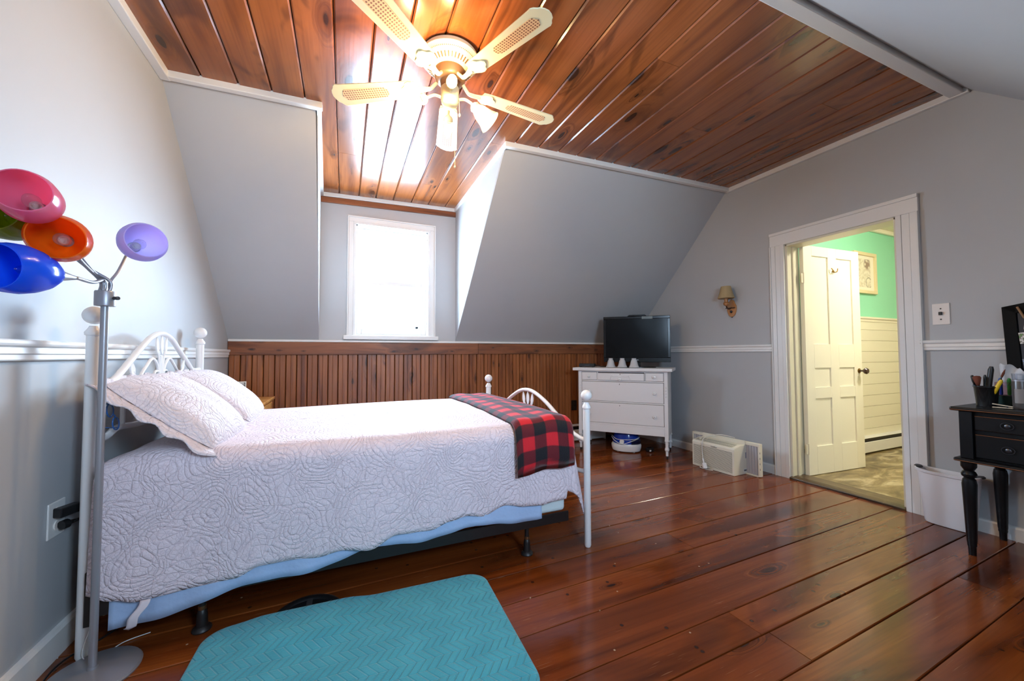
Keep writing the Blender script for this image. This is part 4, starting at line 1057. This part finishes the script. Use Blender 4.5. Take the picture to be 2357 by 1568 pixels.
cbx = thing('cable_box', 'small black set-top box with cables beside the television', 'cable box', (cb.x, cb.y, TOPZ), RZ+math.radians(6))
MB().box(-.085, .085, -.05, .05, .006, .040).make('case', plain('box_plastic', (20,20,24), .4), cbx, bevel=.004)
for x in (-.07, .07):
    for y in (-.035, .035): MB().lathe([(.006, 0), (.006, .006)], 10, Matrix.Translation((x, y, 0))).make('foot', m_black, cbx)
for k in range(4): MB().box(-.02+.014*k, -.012+.014*k, -.0512, -.0498, .018, .026).make('indicator', plain('indicator_grey', (70,80,96), .4), cbx)
mb = MB()
for k in range(3): mb.tube(spline([(.085, .01*k, .015+.006*k), (.12, -.01+.015*k, .02), (.15, .02*k, .008), (.19, .03, .006+.003*k), (.26, .05+.01*k, .006)], 5), .0028, 6)
mb.make('cables', m_black, cbx, smooth=True)
gs = None
for k, (x, lab) in enumerate(((.340, 'beside the cable box'), (.460, 'between two others'), (.580, 'below the screen label'))):
    p = Mloc @ Vector((x, .06, 0))
    if gs is None:
        gs = MB().lathe([(r*1.0, .098-z) for r, z in tulip(.86)], 32).make('glass_lamp_shade', translucent('frosted_bell', (226,226,228), .3, .4), smooth=50); o = gs
    else: o = link('glass_lamp_shade', gs.data)
    o.location = (p.x, p.y, TOPZ+.0035)
    tag(o, ('frosted glass bell shade on the dresser, the one nearest the cable box', 'frosted glass bell shade on the dresser, between the two others', 'frosted glass bell shade on the dresser, the one farthest from the cable box')[k], 'lamp shade', 'glass shades lined up on the dresser')

# humidifier under the dresser
hp_ = Mloc @ Vector((.47, .17, 0))
hu = thing('humidifier', 'white and blue humidifier on the floor under the dresser', 'humidifier', (hp_.x, hp_.y, 0), RZ+.1)
MB().lathe([(.12, .004), (.142, .012), (.152, .04), (.155, .07), (.148, .085), (.135, .09)], 40, None, sx=1.0, sy=.72).make('base', m_bedwhite, hu, smooth=40)
m_tank = translucent('blue_tank', (40,80,200), .35, .15, .4)
tk_ = MB().lathe([(.134, .088), (.142, .10), (.138, .14), (.12, .19), (.08, .205), (.001, .207)], 40, None, sx=1, sy=.72).make('tank', m_tank, hu, smooth=40)
MB().lathe([(.1, .0885), (.147, .09), (.146, .125), (.143, .14)], 20, None, -1.15, .35, 1, .725).make('dark_window', plain('navy_plastic', (18,28,62), .2), hu, smooth=True)
MB().lathe([(.024, 0), (.024, .012), (.02, .016), (.001, .016)], 24, aim((-.035, -.102, .115), (-.1, -1, .1))).make('dial', m_bedwhite, hu, smooth=40)
mb = MB(); mb.tube(spline([(-.15, -.02, .15), (-.11, -.09, .12), (-.03, -.122, .095), (.06, -.11, .125), (.13, -.06, .15)], 6), .003, 6); mb.tube(spline([(-.15, .0, .16), (-.09, -.10, .14), (0, -.115, .14), (.09, -.09, .145), (.14, -.03, .16)], 6), .003, 6); mb.make('wrapped_cord', m_bedwhite, hu, smooth=True)
for x in (-.08, .08): MB().lathe([(.012, 0), (.012, .006)], 12, Matrix.Translation((x, -.05, 0))).make('foot', m_plate, hu)
np_ = Mloc @ Vector((.70, .25, 0))
wd_ = thing('power_adapter', 'black power adapter with white tips on the floor under the dresser', 'adapter', (np_.x, np_.y, 0), .4)
MB().box(-.04, .04, -.03, .03, 0, .04).make('body', m_black, wd_, bevel=.006)
mb = MB(); mb.box(-.06, -.035, -.034, -.022, .012, .026); mb.make('tip', m_bedwhite, wd_, bevel=.003)

# ------------------------------------------------------------------ air conditioner
m_ac = plain('aged_white_plastic', (222,216,198), .42); m_acd = plain('ac_dark_gap', (60,58,54), .6); m_acg = plain('grey_accordion', (176,174,178), .6)
ac = thing('air_conditioner', 'cream window air conditioner unit standing on the floor by the door', 'air conditioner', (3.020, 2.47, 0), math.radians(2.8))
hw = .205
MB().prism([(0, 0), (0, .222), (.012, .234), (.095, .250), (.23, .250), (.23, 0)], -hw, hw, Matrix(((1,0,0,0), (0,0,1,0), (0,1,0,0), (0,0,0,1)))).make('case', m_ac, ac, bevel=.005)
fr = MB().box(-.0015, .002, -hw+.018, hw-.018, .022, .195).make('grille_back', m_acd, ac)
for k in range(20): MB().box(-.006, .0, -hw+.016, hw-.016, .020+k*.0088, .020+k*.0088+.0048).make('louvre', m_ac, ac)
sl = math.atan2(.016, .083)
Mt = Matrix.Translation((.012, 0, .234)) @ Matrix.Rotation(-sl, 4, 'Y')
tg = MB().box(.006, .078, -hw+.03, hw-.11, .0, .0012, Mt).make('top_grille', m_acd, ac)
for k in range(22): MB().box(.004, .080, -hw+.03+k*.0122, -hw+.03+k*.0122+.0045, .0008, .0035, Mt).make('vent_fin', m_ac, ac)
MB().box(.040, .043, -hw+.03, hw-.11, .0008, .0040, Mt).make('vent_bar', m_ac, ac)
MB().box(.008, .075, hw-.095, hw-.02, .0, .0025, Mt).make('control_panel', plain('ac_panel', (176,168,150), .5), ac)
MB().lathe([(.014, 0), (.013, .012), (.001, .013)], 16, Mt @ Matrix.Translation((.04, hw-.055, .0025))).make('control_dial', m_ac, ac, smooth=40)
# mounting flange behind
for s_ in (-1, 1):
    a, b = (hw, hw+.105) if s_ > 0 else (-hw-.105, -hw)
    for k in range(9):
        y0 = a+(b-a)*k/9
        MB().box(.165-(.004 if k % 2 else 0), .180, y0, y0+(b-a)/9-.001, .012, .255).make('accordion_pleat', m_acg, ac)
mb = MB(); mb.box(.155, .195, -hw-.12, hw+.12, .252, .276); mb.box(.155, .195, -hw-.12, -hw-.105, .004, .252); mb.box(.155, .195, hw+.105, hw+.12, .004, .252); mb.box(.155, .195, -hw-.105, -hw-.001, .0, .012); mb.box(.155, .195, hw+.001, hw+.105, .0, .012)
mb.make('side_frame', m_ac, ac, bevel=.002)
MB().box(.148, .156, -hw+.0, hw-.0, .245, .285).make('top_channel', m_ac, ac, bevel=.001)
MB().box(.20, .30, -hw+.01, hw-.01, .01, .24).make('rear_housing', plain('ac_rear_metal', (196,200,204), .4), ac, bevel=.004)
for k in range(4): MB().box(.157, .161, -hw-.1212, -hw-.1195, .06+k*.045, .075+k*.045).make('screw_slot', m_acd, ac)
m_lbl = plain('sticker_grey', (150,150,158), .5)
lb = MB().box(.15, .175, -hw-.0012, -hw-.0002, .135, .185).make('rating_label', m_lbl, ac)
lb2 = MB().box(.125, .185, -hw-.0012, -hw-.0002, .022, .045).make('barcode_label', m_bedwhite, ac)
xx = .130
for k in range(12):
    wd = random.choice((.0012, .002, .0028)); MB().box(xx, xx+wd, -hw-.0016, -hw-.0011, .026, .041).make('bar', m_black, lb2); xx += wd+random.choice((.0012, .002))
def text(s_, size, mat, parent, M, name='lettering'):
    cu = bpy.data.curves.new('txt', 'FONT'); cu.body = s_; cu.size = size; cu.extrude = .0004; cu.align_x = 'CENTER'
    tmp = bpy.data.objects.new('txt', cu); COL.objects.link(tmp)
    me = bpy.data.meshes.new_from_object(tmp.evaluated_get(bpy.context.evaluated_depsgraph_get())); bpy.data.objects.remove(tmp)
    me.transform(M); me.materials.clear(); me.materials.append(mat); return link(name, me, parent)
text('GoldStar', .017, m_acd, ac, Matrix(((0,0,-1,-.0018), (-1,0,0,-.02), (0,1,0,.203), (0,0,0,1))))
mb = MB(); mb.tube(spline([(.17, -.10, .288), (.17, -.02, .292), (.15, .04, .292), (.10, .085, .275), (.02, .095, .262), (-.012, .09, .22), (-.018, .085, .14), (-.03, .07, .09)], 7), .0045, 8)
mb.tube(spline([(.02, .12, .006), (-.03, .10, .005), (-.045, .04, .005), (-.02, -.02, .005)], 6), .0045, 8); mb.make('power_cord', plain('cord_white', (214,210,200), .5), ac, smooth=True)
mb = MB(); mb.tube([(-.03, .07, .09), (-.042, .052, .055)], .007, 8); mb.box(-.016, .016, -.013, .013, -.05, .0, aim((-.042, .052, .055), (.25, .45, .9))); mb.make('power_plug', m_bedwhite, ac, bevel=.003)

# ------------------------------------------------------------------ wastebasket
m_bin = plain('white_plastic_bin', (226,224,226), .4); m_grey = plain('grey_grip', (66,66,70), .6)
bn = thing('wastebasket', 'white oval plastic wastebasket with grey grips beside the door', 'wastebasket', (3.335, 1.10, 0))
def oval(rx, ry, z, n=48):
    out = []
    for k in range(n):
        a = 2*PI*k/n; c, s_ = math.cos(a), math.sin(a)
        out.append((rx*math.copysign(abs(c)**.62, c), ry*math.copysign(abs(s_)**.55, s_), z+.010*(s_*s_)*(1 if z > .2 else 0)))
    return out
rings = [oval(.042, .100, .002), oval(.046, .106, .012), oval(.058, .130, .300), oval(.064, .140, .304), oval(.065, .142, .318), oval(.060, .137, .320), oval(.055, .127, .300), oval(.043, .102, .016)]
vs = [p for r_ in rings for p in r_]; n = 48; fs = [tuple(range(n))[::-1], tuple(7*n+k for k in range(n))]
for k in range(7):
    for i in range(n): fs.append((k*n+i, k*n+(i+1) % n, (k+1)*n+(i+1) % n, (k+1)*n+i))
MB().add(vs, fs).make('tub', m_bin, bn, smooth=50)
for s_ in (-1, 1):
    mb = MB(); mb.lathe([(.001, 0), (.024, 0), (.026, .006), (.018, .012), (.001, .012)], 20, Matrix.Translation((0, s_*.130, .322)) @ Matrix.Rotation(s_*.12, 4, 'X'), sx=1.0, sy=.75); mb.make('grip', m_grey, bn, smooth=40)

# ------------------------------------------------------------------ black desk
m_desk = plain('black_painted_wood', (10,10,12), .38, coat=.06, spec=.28); m_wear = plain('worn_brown_edge', (112,66,36), .5); m_pew = plain('dark_pewter', (70,70,74), .35, metal=.8)
dk = thing('desk', 'black painted desk with turned legs and two drawers by the wall', 'desk', (3.17, .40, 0))
Y1, Y0, X0, X1_ = .955-.40, -.40-.40, 2.935-3.17, 3.395-3.17
def slab(nm, x0, x1, y0, y1, z0, z1):
    o = MB().box(x0, x1, y0, y1, z0, z1).make(nm, m_desk, dk, bevel=.006, seg=3)
    mb = MB(); mb.tube([(x0+.001, y1-.002, (z0+z1)/2-.004), (x0+.001, y0+.002, (z0+z1)/2-.004)], .0022, 6); mb.make('worn_edge', m_wear, o)
    return o
slab('top', X0, X1_, Y0, Y1, .737, .757)
slab('lower_ledge', X0-.002, X1_, Y0, Y1-.008, .476, .494)
MB().box(X0+.045, X1_-.02, Y0+.05, Y1-.055, .494, .737).make('case', m_desk, dk)
MB().box(X0+.02, X1_-.01, Y1-.06, Y1-.030, .494, .737).make('side_panel', m_desk, dk, bevel=.003)
MB().box(X0+.018, X0+.05, Y1-.075, Y1-.028, .494, .737).make('stile', m_desk, dk, bevel=.003); MB().box(X0+.018, X0+.05, Y0+.028, Y0+.075, .494, .737).make('stile', m_desk, dk, bevel=.003)
for (ya, yb) in ((Y1-.075-.40, Y1-.078), (Y0+.078, Y1-.075-.41)):
    for (za, zb) in ((.643, .716), (.503, .622)):
        d = MB().box(X0+.028, X0+.06, ya, yb, za, zb).make('drawer', m_desk, dk, bevel=.004)
        MB().tube([(X0+.0275, ya+.004, zb-.002), (X0+.0275, yb-.004, zb-.002)], .0016, 6).make('worn_edge', m_wear, d)
        yk = yb-.11 if ya > -.3 else (ya+yb)/2; zk_ = (za+zb)/2
        mb = MB(); mb.tube([(X0+.022, yk+.021*math.cos(2*PI*k/24), zk_+.017*math.sin(2*PI*k/24)) for k in range(24)], .002, 6, True); mb.lathe([(.010, 0), (.010, .006), (.004, .009)], 14, aim((X0+.028, yk, zk_), (-1,0,0)))
        mb.make('ring_pull', m_pew, d, smooth=40)
legp = [(.014, 0), (.015, .04), (.018, .05), (.017, .055), (.019, .07), (.026, .30), (.028, .36), (.024, .385), (.018, .392), (.027, .400), (.029, .412), (.024, .424), (.018, .430), (.024, .440), (.029, .450), (.029, .478)]
for x in (2.975-3.17, 3.365-3.17):
    for y in (.905-.40, Y0+.06):
        MB().lathe(legp, 16, Matrix.Translation((x, y, 0))).make('leg', m_desk, dk, smooth=30)
TZ = .758
# framed photo board at the back of the desk
mr = thing('photo_mirror', 'black framed mirror leaning on the desk with photos tucked in it', 'mirror', (3.33, .58, TZ), 0)
fy0, fy1 = .28, -.30
Mr = Matrix.Rotation(math.radians(5), 4, 'Y')
def quad(mb, a, b, x0, x1):   # a,b: lists of (y,z) polygons in frame plane
    mb.prism(a, x0, x1, Mr @ Matrix(((0,0,1,0), (1,0,0,0), (0,1,0,0), (0,0,0,1))))
mb = MB()
quad(mb, [(.262, 0), (.292, .535), (.245, .54), (.215, 0)], 0, -.015, .015); quad(mb, [(-.262, 0), (-.292, .535), (-.245, .54), (-.215, 0)], 0, -.015, .015)
quad(mb, [(.292, .535), (.15, .565), (0, .575), (-.15, .565), (-.292, .535), (-.245, .50), (0, .53), (.245, .50)], 0, -.015, .015); quad(mb, [(.215, 0), (.218, .05), (-.218, .05), (-.215, 0)], 0, -.015, .015)
mb.make('frame', plain('matt_black_frame', (9,9,10), .65, spec=.15), mr)
mb = MB(); quad(mb, [(.22, .045), (.248, .505), (0, .535), (-.248, .505), (-.22, .045)], 0, -.002, .006); mb.make('glass', plain('dim_mirror', (60,62,68), .08, metal=.9), mr)
pcol = [((196,96,100), (226,220,210)), ((90,140,80), (230,226,220)), ((214,190,60), (90,110,140)), ((120,150,190), (40,40,46)), ((200,200,204), (60,50,48)), ((70,66,72), (150,140,130)), ((210,170,150), (60,80,60))]
def snap(c1, c2, i):
    t = NT('snapshot_%d' % i); n = t.noise(t.pos(), 55, 3); t.set(col=t.ramp(n, [(.42, lin(c1)), (.5, lin((128,120,116))), (.58, lin(c2))]), rough=.25); return t.m
for i, (y, z, w2, h2, ro) in enumerate([(.185, .44, .055, .075, .08), (.205, .36, .05, .06, -.1), (.16, .30, .06, .045, .2), (.19, .22, .055, .06, -.15), (.11, .42, .07, .09, .05), (.09, .26, .06, .05, -.2), (.0, .36, .08, .10, .1)]):
    M = Mr @ Matrix.Translation((-.018-.003*(i % 3), y, z)) @ Matrix.Rotation(ro, 4, 'X')
    o = tag(MB().box(-.0008, .0008, -w2/2, w2/2, -h2/2, h2/2, M).make('snapshot', snap(*pcol[i], i)), None)
    o.parent = mr
mb = MB(); mb.tube([Mr @ Vector((-.022, .235, .53)), Mr @ Vector((-.026, .21, .465))], .005, 8); mb.make('clothes_peg', plain('peg_wood', (150,110,70), .6), mr)

def desk_pt(x, y): return (x, y, TZ)
# mesh pencil cup with tools
def meshy():
    t = NT('black_wire_mesh'); p = t.obj(); t.set(col=lin((18,17,18)), rough=.4)
    v = t.vor(t.vmath('MULTIPLY', p, (260, 260, 260)), 1.0, rnd=0); hole = t.math('MULTIPLY', t.step(v.outputs['Distance'], .30, .36, 1, 0), .45)
    tr = t.new('ShaderNodeBsdfTransparent'); mx = t.new('ShaderNodeMixShader'); t.put(mx.inputs[0], hole)
    t.t.links.new(t.b.outputs[0], mx.inputs[1]); t.t.links.new(tr.outputs[0], mx.inputs[2]); t.t.links.new(mx.outputs[0], t.out.inputs[0]); return t.m
CX, CY = 3.10, .868
cup = thing('pencil_cup', 'black wire mesh pencil cup on the desk corner', 'pencil cup', desk_pt(CX, CY))
MB().lathe([(.001, .0), (.036, .0), (.044, .100), (.046, .102), (.044, .103), (.042, .100), (.034, .003), (.001, .003)], 28).make('mesh_body', meshy(), cup, smooth=50)
mb = MB(); mb.tube([(.045*math.cos(2*PI*k/28), .045*math.sin(2*PI*k/28), .102) for k in range(28)], .0025, 6, True); mb.make('rim', m_black, cup, smooth=True)
def stick(name, label, cat, base, top, r, mat, extra=None):
    t = thing(name, label, cat, (CX+base[0], CY+base[1], TZ+.004+base[2]))
    d = Vector(top)-Vector(base); M = aim((0,0,0), d); L_ = d.length
    MB().lathe([(r*.7, .002), (r, L_*.12), (r, L_*.92), (r*.6, L_)], 12, M).make('handle', mat, t, smooth=40)
    if extra: extra(t, M, L_)
    return t
m_y = plain('yellow_plastic', (230,190,30), .35); m_brush = plain('brush_bristle', (110,54,34), .8)
def blade_ex(t, M, L_):
    for k in range(5): MB().box(.0085, .0095, -.003, .003, L_*.55+k*.011, L_*.55+k*.011+.005, M).make('slot', m_black, t)
stick('utility_knife', 'yellow slotted handle sticking out of the mesh pencil cup', 'knife', (-.015, -.002, .0), (-.018, -.058, .138), .0085, m_y, blade_ex)
stick('comb', 'wide black comb handle standing tall in the pencil cup', 'comb', (.014, .006, 0), (.012, -.018, .205), .011, m_black)
stick('makeup_brush', 'brown bristle makeup brush in the mesh cup', 'brush', (-.012, .015, 0), (-.02, .022, .105), .006, m_black, lambda t, M, L_: MB().lathe([(.006, L_-.002), (.010, L_+.012), (.016, L_+.04), (.012, L_+.048), (.001, L_+.05)], 14, M).make('bristles', m_brush, t, smooth=True))
stick('pen', 'slim black pen with a rounded cap in the pencil cup', 'pen', (.015, .01, 0), (.02, .008, .16), .006, m_black)
stick('hairbrush', 'dark hair brush with blue-grey head leaning out of the pencil cup', 'brush', (.0, .022, 0), (-.005, .040, .115), .007, plain('slate_plastic', (52,66,80), .4), lambda t, M, L_: MB().lathe([(.008, L_-.01), (.014, L_+.01), (.014, L_+.035), (.008, L_+.042)], 12, M, sy=.5).make('head', m_black, t, smooth=True))
stick('eyeliner_brush', 'thin brush with a copper tip leaning from the pencil cup', 'brush', (-.002, -.006, 0), (.012, -.060, .180), .003, m_pew, lambda t, M, L_: MB().lathe([(.004, L_-.03), (.005, L_-.01), (.001, L_+.012)], 8, M).make('tip', m_brush, t, smooth=True))
stick('lipstick', 'orange lipstick lying low inside the mesh cup', 'lipstick', (-.018, .018, 0), (-.018, -.014, .026), .012, plain('coral_orange', (206,90,46), .4))
# tissue box with tissue
tb = thing('tissue_box', 'dark green and clear organiser box holding a white tissue', 'tissue box', desk_pt(3.23, .80))
MB().box(-.05, .05, -.062, .062, 0, .055).make('box', plain('dark_green_card', (16,48,38), .5), tb, bevel=.003)
mb = MB(); mb.box(-.05, .05, -.062, .062, .056, .125); mb.make('clear_tray', clear('pink_clear_plastic', (.9, .72, .78), .1), tb, bevel=.003)
def tis(u, v):
    a = (u-.5)*2; w2 = .012+.045*v*(1-.25*v)
    return (.02*math.sin(5*a+2*v)*v, .02+a*w2*1.1-.012*v, .09+.135*v-.028*v*abs(a-.6)+.006*math.sin(9*a))
MB().grid(tis, 24, 14).make('tissue', translucent('tissue_paper', (244,244,246), .4, .9), tb, smooth=True, solid=.001)
for nm, lab, c, y, tilt in (('marker_pen', 'green marker pen standing in the organiser box', (60,170,50), .018, -.006), ('marker_pen', 'hot pink marker pen standing in the organiser box', (226,40,130), -.045, -.025), ('marker_pen', 'blue marker pen standing in the organiser box', (50,90,190), .045, .0)):
    t = thing(nm, lab, 'marker', (3.205, .80+y, TZ+.058)); M = aim((0,0,0), (-.02, tilt*8, 1) if False else (-.1, tilt*6, 1))
    MB().lathe([(.006, 0), (.007, .01), (.007, .07), (.005, .085), (.002, .09)], 10, M).make('barrel', plain(nm+lab[:5], c, .35), t, smooth=40)
    MB().lathe([(.0075, .05), (.0075, .078), (.005, .088)], 10, M).make('cap', plain('cap'+lab[:5], tuple(int(x*.8) for x in c), .35), t, smooth=40)
# hair spray can
hs = thing('hair_spray_can', 'grey hair spray can with clear cap in front of the mirror', 'spray can', desk_pt(3.09, .752))
m_can = plain('smoky_can', (92,86,84), .3, metal=.3)
MB().lathe([(.026, 0), (.027, .004), (.027, .012), (.028, .018), (.028, .138), (.026, .145)], 28).make('can', m_can, hs, smooth=40)
MB().lathe([(.0285, .138), (.0285, .146), (.026, .147)], 28).make('silver_collar', m_steel, hs, smooth=40)
MB().lathe([(.010, .145), (.010, .165), (.007, .168), (.001, .168)], 16).make('nozzle', m_bedwhite, hs, smooth=40)
MB().lathe([(.027, .147), (.029, .176), (.028, .176), (.026, .147)], 28).make('cap', clear('clear_cap', (.93, .95, .98), .12), hs, smooth=40)
MB().lathe([(.0283, .03), (.0283, .10)], 12, None, 2.6, 4.2).make('print_panel', plain('can_print', (140,132,128), .4), hs, smooth=True)
# hair clip on the desk
hc = thing('hair_clip', 'pale tan hinged hair clip lying on the desk', 'hair clip', desk_pt(3.03, .80), math.radians(8))
m_clip = plain('clip_tan', (206,190,164), .4)
mb = MB(); mb.bar((0, -.035, .005), (0, .03, .005), .012, .005); mb.make('lower_jaw', m_clip, hc, bevel=.0015)
mb = MB(); mb.bar((0, -.035, .012), (0, .03, .022), .010, .005); mb.make('upper_jaw', m_clip, hc, bevel=.0015)
MB().lathe([(.004, -.007), (.004, .007)], 10, aim((0, -.018, .010), (1,0,0))).make('spring', m_pew, hc)
